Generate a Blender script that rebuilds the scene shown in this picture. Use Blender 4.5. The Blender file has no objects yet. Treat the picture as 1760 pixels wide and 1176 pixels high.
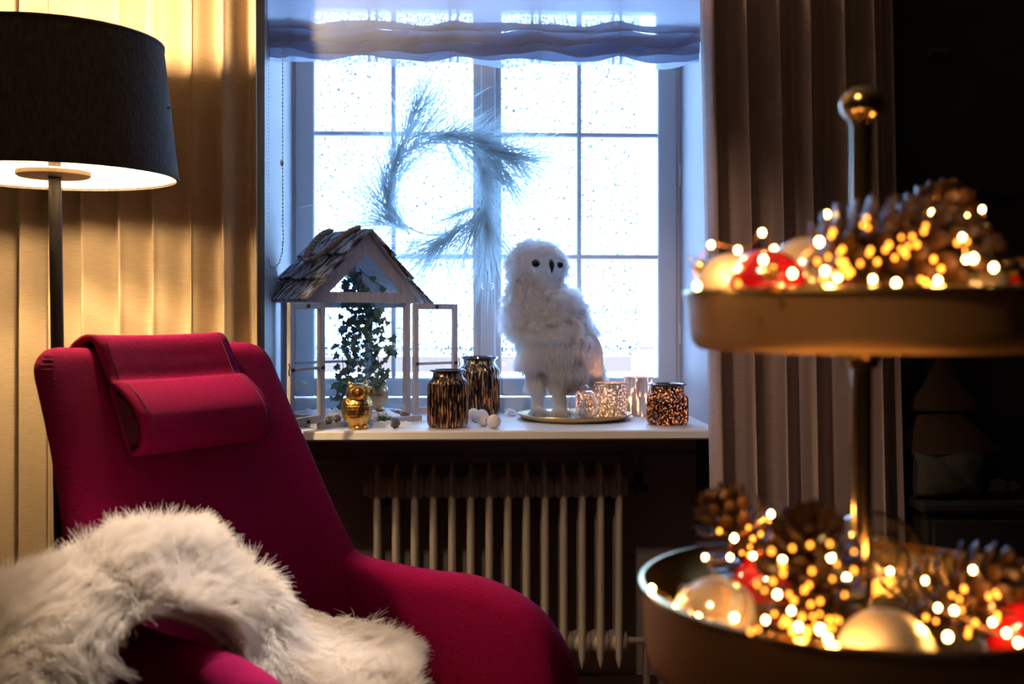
import bpy, math, random
import numpy as np
from mathutils import Vector, Matrix

S = bpy.context.scene
COL = S.collection
PI = math.pi
R = random.Random(7)
NR = np.random.default_rng(11)

# ------------------------------------------------------------------ camera
F = 1850.0                      # focal length in pixels of the 1760 px wide frame
HOR = 540.0                     # image row of the horizon
YAW = math.radians(2.4)         # the camera looks slightly to the right of the wall's normal
CAMZ = 1.2
cam_d = bpy.data.cameras.new('camera')
cam = bpy.data.objects.new('camera', cam_d)
COL.objects.link(cam)
cam.location = (0, 0, CAMZ)
cam.rotation_euler = (PI / 2, 0, -YAW)
cam_d.sensor_width = 36.0
cam_d.lens = F / 1760 * 36.0
cam_d.shift_y = (HOR - 588.0) / 1760.0
cam_d.clip_start = 0.05
cam_d.dof.use_dof = True
cam_d.dof.focus_distance = 2.75
cam_d.dof.aperture_fstop = 3.3
S.camera = cam

# ------------------------------------------------------------------ world, view, large lights
w = bpy.data.worlds.new('winter_daylight')
S.world = w
w.use_nodes = True
bg = w.node_tree.nodes['Background']
bg.inputs['Color'].default_value = (0.34, 0.585, 1.0, 1)
bg.inputs['Strength'].default_value = 20.0

S.view_settings.view_transform = 'Standard'
S.view_settings.look = 'None'
S.view_settings.gamma = 1.0
S.view_settings.use_curve_mapping = False
S.view_settings.exposure = 0.2
S.cycles.use_denoising = True
S.cycles.use_adaptive_sampling = True
S.cycles.adaptive_threshold = 0.06
S.cycles.max_bounces = 7
S.cycles.diffuse_bounces = 3
S.cycles.glossy_bounces = 3
S.cycles.transparent_max_bounces = 20
S.cycles.sample_clamp_indirect = 4.0
S.cycles.caustics_reflective = False
S.cycles.caustics_refractive = False


def lamp(name, kind, loc, power, color, **kw):
    d = bpy.data.lights.new(name, kind)
    d.energy = power
    d.color = color
    for k, v in kw.items():
        setattr(d, k, v)
    o = bpy.data.objects.new(name, d)
    o.location = loc
    COL.objects.link(o)
    return o


def aim(o, target):
    o.rotation_euler = (Vector(target) - Vector(o.location)).to_track_quat('-Z', 'Y').to_euler()


# ceiling spot aimed at the window display and the radiator below it
spot = lamp('overhead_spot_light', 'SPOT', (-0.25, 1.30, 2.62), 46, (1.0, 0.68, 0.46),
            spot_size=math.radians(44), spot_blend=0.6, shadow_soft_size=0.05)
aim(spot, (0.42, 3.1, 0.64))
# second ceiling spot, over the armchair with the sheepskin
spot2 = lamp('overhead_spot_light', 'SPOT', (-0.42, 2.62, 2.62), 290, (1.0, 0.88, 0.80),
             spot_size=math.radians(20), spot_blend=0.8, shadow_soft_size=0.05)
aim(spot2, (-0.37, 1.72, 0.75))
# unseen fill spot, added to warm the left of the tiered stand
stand_fill = lamp('overhead_spot_light', 'SPOT', (-0.55, 0.15, 2.62), 110, (1.0, 0.66, 0.36),
             spot_size=math.radians(17), spot_blend=0.7, shadow_soft_size=0.06)
aim(stand_fill, (0.30, 1.0, 1.24))
# daylight enters only through the window: sampling portal in its opening
pd = lamp('window_daylight_portal', 'AREA', (0.09, 3.80, 1.60), 1, (1, 1, 1), shape='RECTANGLE', size=1.5, size_y=1.6)
pd.rotation_euler = (-PI / 2, 0, 0)
pd.data.cycles.is_portal = True


def at(px, py, Y):
    """world point seen at pixel (px,py) on the plane y = Y"""
    cx = (px - 880.0) / F
    cz = (HOR - py) / F
    dx = math.sin(YAW) + cx * math.cos(YAW)
    dy = math.cos(YAW) - cx * math.sin(YAW)
    t = Y / dy
    return Vector((dx * t, Y, CAMZ + cz * t))


def atz(px, py, Z):
    """world point seen at pixel (px,py) on the plane z = Z"""
    cx = (px - 880.0) / F
    cz = (HOR - py) / F
    t = (Z - CAMZ) / cz
    return Vector(((math.sin(YAW) + cx * math.cos(YAW)) * t, (math.cos(YAW) - cx * math.sin(YAW)) * t, Z))


# ------------------------------------------------------------------ mesh helpers
class MB:
    def __init__(self):
        self.v = []
        self.f = []

    def add(self, vs, fs):
        b = len(self.v)
        self.v.extend([tuple(p) for p in vs])
        self.f.extend([tuple(b + i for i in f) for f in fs])
        return self

    def box(self, c, s, M=None, bev=0.0):
        """box with optional chamfered edges"""
        hx, hy, hz = s[0] / 2, s[1] / 2, s[2] / 2
        if bev <= 0:
            vs = [(x, y, z) for x in (-hx, hx) for y in (-hy, hy) for z in (-hz, hz)]
            fs = [(0, 1, 3, 2), (4, 6, 7, 5), (0, 4, 5, 1), (2, 3, 7, 6), (0, 2, 6, 4), (1, 5, 7, 3)]
        else:
            b = min(bev, hx * .9, hy * .9, hz * .9)
            vs, idx = [], {}
            for sx in (-1, 1):
                for sy in (-1, 1):
                    for sz in (-1, 1):
                        for a in range(3):
                            p = [sx * (hx - b), sy * (hy - b), sz * (hz - b)]
                            p[a] = (sx * hx, sy * hy, sz * hz)[a]
                            idx[(sx, sy, sz, a)] = len(vs)
                            vs.append(tuple(p))
            fs = []
            for a in range(3):
                o = [i for i in range(3) if i != a]
                for s_ in (-1, 1):
                    q = []
                    for (p1, p2) in ((-1, -1), (1, -1), (1, 1), (-1, 1)):
                        k = [0, 0, 0]
                        k[a] = s_; k[o[0]] = p1; k[o[1]] = p2
                        q.append(idx[(k[0], k[1], k[2], a)])
                    fs.append(tuple(q))
            for a in range(3):
                o = [i for i in range(3) if i != a]
                for p1 in (-1, 1):
                    for p2 in (-1, 1):
                        q = []
                        for (s_, ax) in ((-1, o[0]), (1, o[0]), (1, o[1]), (-1, o[1])):
                            k = [0, 0, 0]
                            k[a] = s_; k[o[0]] = p1; k[o[1]] = p2
                            q.append(idx[(k[0], k[1], k[2], ax)])
                        fs.append(tuple(q))
            for sx in (-1, 1):
                for sy in (-1, 1):
                    for sz in (-1, 1):
                        fs.append(tuple(idx[(sx, sy, sz, a)] for a in range(3)))
        c = Vector(c)
        if M is None:
            vs = [(p[0] + c.x, p[1] + c.y, p[2] + c.z) for p in vs]
        else:
            vs = [tuple(M @ Vector(p) + c) for p in vs]
        return self.add(vs, fs)

    def tube(self, pts, r, n=8, cap=True, flat=1.0):
        pts = [Vector(p) for p in pts]
        if isinstance(r, (int, float)):
            r = [r] * len(pts)
        b = len(self.v)
        t0 = (pts[1] - pts[0]).normalized()
        up = Vector((0, 0, 1)) if abs(t0.z) < .9 else Vector((1, 0, 0))
        nrm = (up - t0 * up.dot(t0)).normalized()
        for i, p in enumerate(pts):
            if i == 0: t = pts[1] - pts[0]
            elif i == len(pts) - 1: t = pts[-1] - pts[-2]
            else: t = pts[i + 1] - pts[i - 1]
            if t.length < 1e-9: t = t0
            t = t.normalized()
            nrm = nrm - t * nrm.dot(t)
            nrm = nrm.normalized() if nrm.length > 1e-6 else t.orthogonal().normalized()
            bi = t.cross(nrm)
            for k in range(n):
                a = 2 * PI * k / n
                self.v.append(tuple(p + (nrm * math.cos(a) + bi * math.sin(a) * flat) * r[i]))
        for i in range(len(pts) - 1):
            for k in range(n):
                a0 = b + i * n + k; a1 = b + i * n + (k + 1) % n
                self.f.append((a0, a1, a1 + n, a0 + n))
        if cap:
            self.f.append(tuple(b + k for k in reversed(range(n))))
            self.f.append(tuple(b + (len(pts) - 1) * n + k for k in range(n)))
        return self

    def lathe(self, prof, c=(0, 0, 0), n=32, mod=None, close=False):
        """prof: list of (radius, z); mod(angle, z, r) -> r"""
        b = len(self.v)
        for (r, z) in prof:
            for k in range(n):
                a = 2 * PI * k / n
                rr = mod(a, z, r) if mod else r
                self.v.append((c[0] + rr * math.cos(a), c[1] + rr * math.sin(a), c[2] + z))
        m = len(prof)
        rng = m if close else m - 1
        for i in range(rng):
            for k in range(n):
                a0 = b + i * n + k; a1 = b + i * n + (k + 1) % n
                j = ((i + 1) % m - i) * n
                self.f.append((a0, a1, a1 + j, a0 + j))
        return self

    def ball(self, c, r, n=12, m=8, sc=(1, 1, 1), M=None):
        b = len(self.v)
        vs = [(0, 0, -1)]
        for i in range(1, m):
            th = -PI / 2 + PI * i / m
            for k in range(n):
                a = 2 * PI * k / n
                vs.append((math.cos(th) * math.cos(a), math.cos(th) * math.sin(a), math.sin(th)))
        vs.append((0, 0, 1))
        fs = []
        for k in range(n):
            fs.append((0, 1 + (k + 1) % n, 1 + k))
        for i in range(m - 2):
            for k in range(n):
                p = 1 + i * n + k; q = 1 + i * n + (k + 1) % n
                fs.append((p, q, q + n, p + n))
        top = len(vs) - 1
        for k in range(n):
            fs.append((1 + (m - 2) * n + k, 1 + (m - 2) * n + (k + 1) % n, top))
        c = Vector(c)
        out = []
        for p in vs:
            q = Vector((p[0] * r * sc[0], p[1] * r * sc[1], p[2] * r * sc[2]))
            if M is not None: q = M @ q
            out.append(tuple(q + c))
        return self.add(out, fs)

    def loft(self, rings, cap=True):
        """rings: lists of equal length, closed loops"""
        b = len(self.v)
        n = len(rings[0])
        for r_ in rings:
            self.v.extend([tuple(p) for p in r_])
        for i in range(len(rings) - 1):
            for k in range(n):
                a0 = b + i * n + k; a1 = b + i * n + (k + 1) % n
                self.f.append((a0, a1, a1 + n, a0 + n))
        if cap:
            self.f.append(tuple(b + k for k in reversed(range(n))))
            self.f.append(tuple(b + (len(rings) - 1) * n + k for k in range(n)))
        return self

    def grid(self, rows):
        b = len(self.v)
        n = len(rows[0])
        for r_ in rows:
            self.v.extend([tuple(p) for p in r_])
        for i in range(len(rows) - 1):
            for k in range(n - 1):
                a = b + i * n + k
                self.f.append((a, a + 1, a + n + 1, a + n))
        return self

    def prism(self, poly, y0, y1, axis='y'):
        """poly of (x,z) extruded along y"""
        n = len(poly)
        vs = [(p[0], y0, p[1]) for p in poly] + [(p[0], y1, p[1]) for p in poly]
        fs = [tuple(range(n)), tuple(reversed(range(n, 2 * n)))]
        for i in range(n):
            j = (i + 1) % n
            fs.append((i, i + n, j + n, j))
        return self.add(vs, fs)

    def mesh(self, name, mat, smooth=True, off=(0, 0, 0)):
        me = bpy.data.meshes.new(name)
        o = Vector(off)
        me.from_pydata([(p[0] - o.x, p[1] - o.y, p[2] - o.z) for p in self.v], [], self.f)
        me.update()
        if smooth:
            me.polygons.foreach_set('use_smooth', [True] * len(me.polygons))
        if mat: me.materials.append(mat)
        return me

    def build(self, name, mat, parent=None, smooth=True, world=True, angle=40, solid=0, subsurf=0, bevel=0):
        """link as one mesh object; world=True: coordinates are world ones and are moved into the parent's frame"""
        off = parent.location if (parent is not None and world) else (0, 0, 0)
        me = self.mesh(name, mat, smooth, off)
        if smooth and angle < 180:
            me.set_sharp_from_angle(angle=math.radians(angle))
        o = bpy.data.objects.new(name, me)
        COL.objects.link(o)
        if parent is not None: o.parent = parent
        if solid:
            m = o.modifiers.new('thickness', 'SOLIDIFY'); m.thickness = solid; m.offset = 0
        if bevel:
            m = o.modifiers.new('round', 'BEVEL'); m.width = bevel; m.segments = 2; m.limit_method = 'ANGLE'
        if subsurf:
            m = o.modifiers.new('sub', 'SUBSURF'); m.levels = subsurf; m.render_levels = subsurf
        return o


def tag(o, label, cat=None, group=None, kind=None):
    o['label'] = label
    if cat: o['category'] = cat
    if group: o['group'] = group
    if kind: o['kind'] = kind
    return o


def thing(name, loc, label, cat, group=None, kind=None, rz=0.0):
    o = bpy.data.objects.new(name, None)
    o.empty_display_size = 0.05
    COL.objects.link(o)
    o.location = loc
    o.rotation_euler = (0, 0, rz)
    return tag(o, label, cat, group, kind)


def link_copy(me, name, parent, M):
    o = bpy.data.objects.new(name, me)
    COL.objects.link(o)
    o.parent = parent
    o.matrix_local = M
    return o


def blob(mb, voxel, smooth_it=6, mat=None, name='body'):
    """fuse overlapping closed shapes of one builder into one continuous skin"""
    me = mb.mesh(name + '_raw', None, True)
    o = bpy.data.objects.new(name + '_raw', me)
    COL.objects.link(o)
    m = o.modifiers.new('r', 'REMESH'); m.mode = 'VOXEL'; m.voxel_size = voxel
    m2 = o.modifiers.new('s', 'SMOOTH'); m2.factor = .6; m2.iterations = smooth_it
    dg = bpy.context.evaluated_depsgraph_get()
    dg.update()
    out = bpy.data.meshes.new_from_object(o.evaluated_get(dg))
    bpy.data.objects.remove(o)
    bpy.data.meshes.remove(me)
    out.name = name
    out.polygons.foreach_set('use_smooth', [True] * len(out.polygons))
    out.materials.clear()
    if mat: out.materials.append(mat)
    return out


def sample(me, n, mask=None):
    """n random points with normals on a mesh"""
    me.calc_loop_triangles()
    nv = len(me.vertices)
    co = np.empty(nv * 3); me.vertices.foreach_get('co', co); co = co.reshape(-1, 3)
    no = np.empty(nv * 3); me.vertex_normals.foreach_get('vector', no); no = no.reshape(-1, 3)
    tr = np.empty(len(me.loop_triangles) * 3, dtype=np.int32)
    me.loop_triangles.foreach_get('vertices', tr); tr = tr.reshape(-1, 3)
    a, b, c = co[tr[:, 0]], co[tr[:, 1]], co[tr[:, 2]]
    area = np.linalg.norm(np.cross(b - a, c - a), axis=1)
    if mask is not None:
        area = area * mask((a + b + c) / 3, (no[tr[:, 0]] + no[tr[:, 1]] + no[tr[:, 2]]) / 3)
    p = area / area.sum()
    t = NR.choice(len(tr), n, p=p)
    r1 = np.sqrt(NR.random(n))[:, None]; r2 = NR.random(n)[:, None]
    A, B, C = tr[t, 0], tr[t, 1], tr[t, 2]
    pos = co[A] * (1 - r1) + co[B] * r1 * (1 - r2) + co[C] * r1 * r2
    nor = no[A] * (1 - r1) + no[B] * r1 * (1 - r2) + no[C] * r1 * r2
    nor /= np.linalg.norm(nor, axis=1)[:, None] + 1e-9
    return pos, nor


def fur(name, P, mat, parent, r0=.0007, r1=.00015):
    """P: (n, k, 3) hair points in the parent's frame, linked as one curves object"""
    n, k, _ = P.shape
    hc = bpy.data.hair_curves.new(name)
    hc.add_curves([k] * n)
    hc.attributes['position'].data.foreach_set('vector', P.astype(np.float32).ravel())
    if 'radius' not in hc.attributes:
        hc.attributes.new('radius', 'FLOAT', 'POINT')
    rad = np.tile(np.linspace(r0, r1, k), n).astype(np.float32)
    hc.attributes['radius'].data.foreach_set('value', rad)
    hc.materials.append(mat)
    o = bpy.data.objects.new(name, hc)
    COL.objects.link(o)
    o.parent = parent
    o['kind'] = 'stuff'
    return o


def unit(v):
    return v / (np.linalg.norm(v, axis=-1, keepdims=True) + 1e-9)


def smooth_noise(p, s, seed=0):
    """cheap smooth vector noise from a few sines; p (n,3)"""
    g = np.random.default_rng(seed)
    out = np.zeros_like(p)
    for _ in range(5):
        k = g.normal(size=(3, 3)) * s
        ph = g.random(3) * 6.28
        out += np.sin(p @ k + ph)
    return out / 2.4


def catmull(pts, t):
    """pts list of Vectors, t in [0,1]"""
    n = len(pts) - 1
    x = min(max(t, 0), 1) * n
    i = min(int(x), n - 1)
    u = x - i
    p1, p2 = pts[i], pts[i + 1]
    p0 = pts[i - 1] if i > 0 else p1 * 2 - p2
    p3 = pts[i + 2] if i + 2 <= n else p2 * 2 - p1
    return (p1 * 2 + (p2 - p0) * u + (p0 * 2 - p1 * 5 + p2 * 4 - p3) * u * u + (p1 * 3 - p0 - p2 * 3 + p3) * u ** 3) * .5


def lerp(a, b, t):
    return a + (b - a) * t


def interp(x, tab):
    """piecewise linear table [(x, y), ...]"""
    if x <= tab[0][0]: return tab[0][1]
    for (x0, y0), (x1, y1) in zip(tab, tab[1:]):
        if x <= x1: return lerp(y0, y1, (x - x0) / (x1 - x0))
    return tab[-1][1]


# ------------------------------------------------------------------ materials
def new_mat(name):
    m = bpy.data.materials.new(name)
    m.use_nodes = True
    nt = m.node_tree
    return m, nt, nt.nodes['Principled BSDF'], nt.nodes['Material Output']


def N(nt, typ, **kw):
    n = nt.nodes.new(typ)
    for k, v in kw.items():
        if k in n.inputs.keys() if isinstance(k, str) else False:
            n.inputs[k].default_value = v
        else:
            setattr(n, k, v)
    return n


def rgba(c):
    return (c[0], c[1], c[2], 1)


def pmat(name, col, rough=.6, metal=0, col2=None, scale=30, stretch=None, bump=0, bscale=None, sheen=0, spec=None,
         trans=0, coat=0, ramp=(.35, .65), detail=3):
    """principled material; two colours mixed by object-space noise, optional bump from the same kind of noise"""
    m, nt, b, out = new_mat(name)
    b.inputs['Base Color'].default_value = rgba(col)
    b.inputs['Roughness'].default_value = rough
    b.inputs['Metallic'].default_value = metal
    if spec is not None: b.inputs['Specular IOR Level'].default_value = spec
    if sheen:
        b.inputs['Sheen Weight'].default_value = sheen
        b.inputs['Sheen Roughness'].default_value = .5
    if coat: b.inputs['Coat Weight'].default_value = coat
    if trans: b.inputs['Transmission Weight'].default_value = trans
    tc = N(nt, 'ShaderNodeTexCoord')
    src = tc.outputs['Object']
    if stretch:
        mp = N(nt, 'ShaderNodeMapping')
        mp.inputs['Scale'].default_value = stretch
        nt.links.new(src, mp.inputs['Vector'])
        src = mp.outputs['Vector']
    no = N(nt, 'ShaderNodeTexNoise')
    no.inputs['Scale'].default_value = scale
    no.inputs['Detail'].default_value = detail
    nt.links.new(src, no.inputs['Vector'])
    if col2 is not None:
        rp = N(nt, 'ShaderNodeValToRGB')
        rp.color_ramp.elements[0].position = ramp[0]; rp.color_ramp.elements[0].color = rgba(col)
        rp.color_ramp.elements[1].position = ramp[1]; rp.color_ramp.elements[1].color = rgba(col2)
        nt.links.new(no.outputs['Fac'], rp.inputs['Fac'])
        nt.links.new(rp.outputs['Color'], b.inputs['Base Color'])
    if bump:
        n2 = N(nt, 'ShaderNodeTexNoise')
        n2.inputs['Scale'].default_value = bscale or scale
        n2.inputs['Detail'].default_value = 2
        nt.links.new(src, n2.inputs['Vector'])
        bp = N(nt, 'ShaderNodeBump')
        bp.inputs['Strength'].default_value = bump
        bp.inputs['Distance'].default_value = .004
        nt.links.new(n2.outputs['Fac'], bp.inputs['Height'])
        nt.links.new(bp.outputs['Normal'], b.inputs['Normal'])
    return m


def glow(name, col, strength):
    m, nt, b, out = new_mat(name)
    b.inputs['Base Color'].default_value = rgba(col)
    b.inputs['Emission Color'].default_value = rgba(col)
    b.inputs['Emission Strength'].default_value = strength
    return m


def thin_glass(name, tint=(1, 1, 1), base=.04, rough=.02, power=4.0):
    """thin clear sheet: what is behind shows, with a reflection that grows towards grazing view"""
    m, nt, b, out = new_mat(name)
    nt.nodes.remove(b)
    tr = N(nt, 'ShaderNodeBsdfTransparent'); tr.inputs['Color'].default_value = rgba(tint)
    gl = N(nt, 'ShaderNodeBsdfGlossy'); gl.inputs['Roughness'].default_value = rough
    lw = N(nt, 'ShaderNodeLayerWeight'); lw.inputs['Blend'].default_value = .5
    pw = N(nt, 'ShaderNodeMath', operation='POWER'); pw.inputs[1].default_value = power
    ml = N(nt, 'ShaderNodeMath', operation='MULTIPLY_ADD'); ml.inputs[1].default_value = .8; ml.inputs[2].default_value = base
    nt.links.new(lw.outputs['Facing'], pw.inputs[0]); nt.links.new(pw.outputs[0], ml.inputs[0])
    mx = N(nt, 'ShaderNodeMixShader')
    nt.links.new(ml.outputs[0], mx.inputs['Fac'])
    nt.links.new(tr.outputs[0], mx.inputs[1])
    nt.links.new(gl.outputs[0], mx.inputs[2])
    nt.links.new(mx.outputs[0], out.inputs['Surface'])
    return m


def soft_fibre(name, col, transl=.5, col2=None, scale=40):
    """hair, wool, needles: part of the light goes through the fibre"""
    m = pmat(name, col, .8, 0, col2=col2, scale=scale, spec=.15)
    nt = m.node_tree
    b = nt.nodes['Principled BSDF']; out = nt.nodes['Material Output']
    t = N(nt, 'ShaderNodeBsdfTranslucent'); t.inputs['Color'].default_value = rgba(col2 or col)
    mx = N(nt, 'ShaderNodeMixShader'); mx.inputs['Fac'].default_value = transl
    nt.links.new(b.outputs[0], mx.inputs[1]); nt.links.new(t.outputs[0], mx.inputs[2])
    nt.links.new(mx.outputs[0], out.inputs['Surface'])
    return m


def sheer(name, col, transp, transl, tcol=None):
    """sheer cloth: part see-through, part translucent, part diffuse"""
    m, nt, b, out = new_mat(name)
    b.inputs['Base Color'].default_value = rgba(col)
    b.inputs['Roughness'].default_value = .8
    t1 = N(nt, 'ShaderNodeBsdfTransparent')
    t1.inputs['Color'].default_value = rgba((.97, .97, 1.0))
    t2 = N(nt, 'ShaderNodeBsdfTranslucent'); t2.inputs['Color'].default_value = rgba(tcol or col)
    a = N(nt, 'ShaderNodeMixShader'); a.inputs['Fac'].default_value = transl
    nt.links.new(b.outputs[0], a.inputs[1]); nt.links.new(t2.outputs[0], a.inputs[2])
    c = N(nt, 'ShaderNodeMixShader'); c.inputs['Fac'].default_value = transp
    nt.links.new(a.outputs[0], c.inputs[1]); nt.links.new(t1.outputs[0], c.inputs[2])
    nt.links.new(c.outputs[0], out.inputs['Surface'])
    return m


def frosted(name):
    """textured outer pane: speckled relief lets most daylight through and scatters the rest"""
    m, nt, b, out = new_mat(name)
    nt.nodes.remove(b)
    tc = N(nt, 'ShaderNodeTexCoord')
    mp = N(nt, 'ShaderNodeMapping'); mp.inputs['Scale'].default_value = (1, 1, .55)
    nt.links.new(tc.outputs['Object'], mp.inputs['Vector'])
    no = N(nt, 'ShaderNodeTexNoise'); no.inputs['Scale'].default_value = 165; no.inputs['Detail'].default_value = 3
    nt.links.new(mp.outputs[0], no.inputs['Vector'])
    rp = N(nt, 'ShaderNodeValToRGB')
    rp.color_ramp.elements[0].position = .40; rp.color_ramp.elements[0].color = (.08, .08, .08, 1)
    rp.color_ramp.elements[1].position = .49; rp.color_ramp.elements[1].color = (.95, .96, .97, 1)
    nt.links.new(no.outputs['Fac'], rp.inputs['Fac'])
    t1 = N(nt, 'ShaderNodeBsdfTransparent')
    t2 = N(nt, 'ShaderNodeBsdfTranslucent')
    nt.links.new(rp.outputs['Color'], t1.inputs['Color']); nt.links.new(rp.outputs['Color'], t2.inputs['Color'])
    mx = N(nt, 'ShaderNodeMixShader'); mx.inputs['Fac'].default_value = .5
    nt.links.new(t1.outputs[0], mx.inputs[1]); nt.links.new(t2.outputs[0], mx.inputs[2])
    nt.links.new(mx.outputs[0], out.inputs['Surface'])
    return m


def mercury(name, dark, light, glowcol, scale, clear, stretch=(1, 1, 1), lo=.48, hi=.60, metal=.85):
    """silvered glass: dark mirror coat, worn through in flecks that pass candle light"""
    m, nt, b, out = new_mat(name)
    tc = N(nt, 'ShaderNodeTexCoord')
    mp = N(nt, 'ShaderNodeMapping'); mp.inputs['Scale'].default_value = stretch
    nt.links.new(tc.outputs['Object'], mp.inputs['Vector'])
    no = N(nt, 'ShaderNodeTexNoise'); no.inputs['Scale'].default_value = scale; no.inputs['Detail'].default_value = 4
    nt.links.new(mp.outputs[0], no.inputs['Vector'])
    rp = N(nt, 'ShaderNodeValToRGB')
    rp.color_ramp.elements[0].position = lo; rp.color_ramp.elements[0].color = rgba(dark)
    rp.color_ramp.elements[1].position = hi; rp.color_ramp.elements[1].color = rgba(light)
    nt.links.new(no.outputs['Fac'], rp.inputs['Fac'])
    nt.links.new(rp.outputs['Color'], b.inputs['Base Color'])
    b.inputs['Metallic'].default_value = metal
    b.inputs['Roughness'].default_value = .22
    b.inputs['Coat Weight'].default_value = .5
    b.inputs['Coat Roughness'].default_value = .05
    t2 = N(nt, 'ShaderNodeBsdfTranslucent'); t2.inputs['Color'].default_value = rgba(glowcol)
    n2 = N(nt, 'ShaderNodeTexNoise'); n2.inputs['Scale'].default_value = scale * 1.6; n2.inputs['Detail'].default_value = 2
    nt.links.new(mp.outputs[0], n2.inputs['Vector'])
    r2 = N(nt, 'ShaderNodeValToRGB')
    r2.color_ramp.elements[0].position = .54; r2.color_ramp.elements[0].color = (0, 0, 0, 1)
    r2.color_ramp.elements[1].position = .66; r2.color_ramp.elements[1].color = (clear,) * 3 + (1,)
    nt.links.new(n2.outputs['Fac'], r2.inputs['Fac'])
    mx = N(nt, 'ShaderNodeMixShader')
    nt.links.new(r2.outputs['Color'], mx.inputs['Fac'])
    nt.links.new(b.outputs[0], mx.inputs[1]); nt.links.new(t2.outputs[0], mx.inputs[2])
    nt.links.new(mx.outputs[0], out.inputs['Surface'])
    return m


M = {}
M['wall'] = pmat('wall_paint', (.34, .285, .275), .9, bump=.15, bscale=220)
M['wall_shade'] = pmat('shaded_wall_paint', (.030, .030, .036), .9, bump=.15, bscale=220)  # shade beside the right curtain put into a near-black wall colour
M['reveal'] = pmat('white_reveal_paint', (.34, .34, .38), .6, bump=.05, bscale=90)
M['floor'] = pmat('dark_floor', (.10, .06, .04), .5, col2=(.16, .10, .065), scale=6, stretch=(1, 9, 1))
M['ceil'] = pmat('ceiling_paint', (.26, .25, .24), .9)
M['wall_mid'] = pmat('grey_wall_paint', (.22, .20, .19), .9)
M['frame'] = pmat('window_paint', (.62, .65, .70), .42)
M['sill'] = pmat('sill_paint', (.80, .79, .80), .35)
M['glass'] = thin_glass('clear_pane', (.99, 1, 1))
M['frost'] = frosted('textured_outer_pane')
M['steel'] = pmat('steel', (.55, .56, .58), .3, 1)
M['blind'] = sheer('sheer_blind_cloth', (.64, .68, .80), .16, .70, (.42, .46, .56))
M['tape'] = sheer('blind_tape_cloth', (.4, .42, .5), .10, .5, (.06, .07, .09))
M['bead'] = pmat('clear_plastic_bead', (.85, .88, .92), .2)
M['curtain_l'] = pmat('curtain_linen', (.56, .42, .27), .85, col2=(.48, .355, .225), scale=40, stretch=(.6, .6, 14), bump=.25, bscale=60, sheen=.15)
M['curtain_r'] = pmat('curtain_linen_mauve', (.50, .385, .375), .85, col2=(.43, .33, .32), scale=40, stretch=(.6, .6, 14), bump=.25, bscale=60, sheen=.15)
M['shade_out'] = pmat('lamp_shade_cloth', (.022, .015, .012), .85, col2=(.048, .034, .025), scale=160, stretch=(1, 1, .25), bump=.5, bscale=260)
M['shade_in'] = pmat('lamp_shade_lining', (.92, .86, .74), .8)
M['dark_metal'] = pmat('dark_bronze_metal', (.018, .014, .014), .38, .6)
M['brass_disc'] = pmat('lamp_disc', (.55, .44, .30), .5, .3)
M['felt'] = pmat('magenta_wool_felt', (.35, .0028, .078), .95, col2=(.22, .0016, .047), scale=300, bump=.55, bscale=520, spec=.1)
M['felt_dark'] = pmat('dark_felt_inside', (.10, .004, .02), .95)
M['thread'] = pmat('burgundy_thread', (.17, .004, .03), .8)
M['skin'] = pmat('sheep_hide', (.72, .62, .52), .9)
M['wool'] = soft_fibre('cream_sheep_wool', (.96, .90, .84), .22, (.90, .82, .74), 9)
M['radiator'] = pmat('radiator_enamel', (.44, .39, .36), .45)
M['pipe'] = pmat('pipe_paint', (.22, .19, .19), .5)
M['iron'] = pmat('dark_valve_metal', (.03, .028, .03), .4, .6)

M['rail_tint'] = thin_glass('daylit_rail_tint', (.34, .26, .22), .0, .3)  # outer rails tinted see-through, so daylight lightens them as if lit

# ================================================================== room shell
XL = at(503, 300, 3.48).x           # window opening, left and right reveal
XR = at(1170, 300, 3.48).x
WY = 3.0                            # room face of the window wall
WB = 3.80                           # its outer face
SZ = 0.881                          # top of the sill
ZT = 2.36                           # head of the opening
RX0, RX1, RY0, CZ = -2.7, 2.5, -2.6, 2.7


def struct(name, mb, mat, label, cat, smooth=False):
    o = mb.build(name, mat, smooth=smooth)
    return tag(o, label, cat, kind='structure')


def slab(x0, x1, y0, y1, z0, z1, mb=None, bev=0):
    mb = mb or MB()
    return mb.box(((x0 + x1) / 2, (y0 + y1) / 2, (z0 + z1) / 2), (x1 - x0, y1 - y0, z1 - z0), bev=bev)


struct('floor', slab(RX0, RX1, RY0, WB, -.1, 0), M['floor'], 'dark floor below the radiator and the armchair', 'floor')
struct('ceiling', slab(RX0, RX1, RY0, WB, CZ, CZ + .1), M['ceil'], 'plain ceiling over the room', 'ceiling')
struct('wall_left', slab(RX0 - .1, RX0, RY0, WB, 0, CZ), M['wall'], 'side wall past the floor lamp', 'wall')
struct('wall_right', slab(RX1, RX1 + .1, RY0, WB, 0, CZ), M['wall_shade'], 'dark side wall past the sofa corner', 'wall')
struct('wall_back', slab(RX0, RX1, RY0 - .1, RY0, 0, CZ), M['wall_mid'], 'wall behind the viewer', 'wall')
struct('wall_window_left', slab(RX0, XL - .012, WY, WB, 0, CZ), M['wall'], 'window wall behind the beige lamp-lit curtain', 'wall')
struct('wall_window_right', slab(XR + .012, RX1, WY, WB, 0, CZ), M['wall_shade'], 'unlit dark wall beside the mauve curtain', 'wall')
struct('wall_window_head', slab(XL - .012, XR + .012, WY, WB, ZT, CZ), M['reveal'], 'wall over the window opening', 'wall')
struct('wall_niche', slab(XL - .012, XR + .012, 3.30, WB, 0, SZ - .03), M['wall'], 'shadowed taupe wall of the niche behind the radiator', 'wall')
struct('trim_1', slab(XL - .012, XL, WY + .001, WB, SZ, ZT), M['reveal'], 'white plaster reveal beside the bead chain', 'trim')
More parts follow.
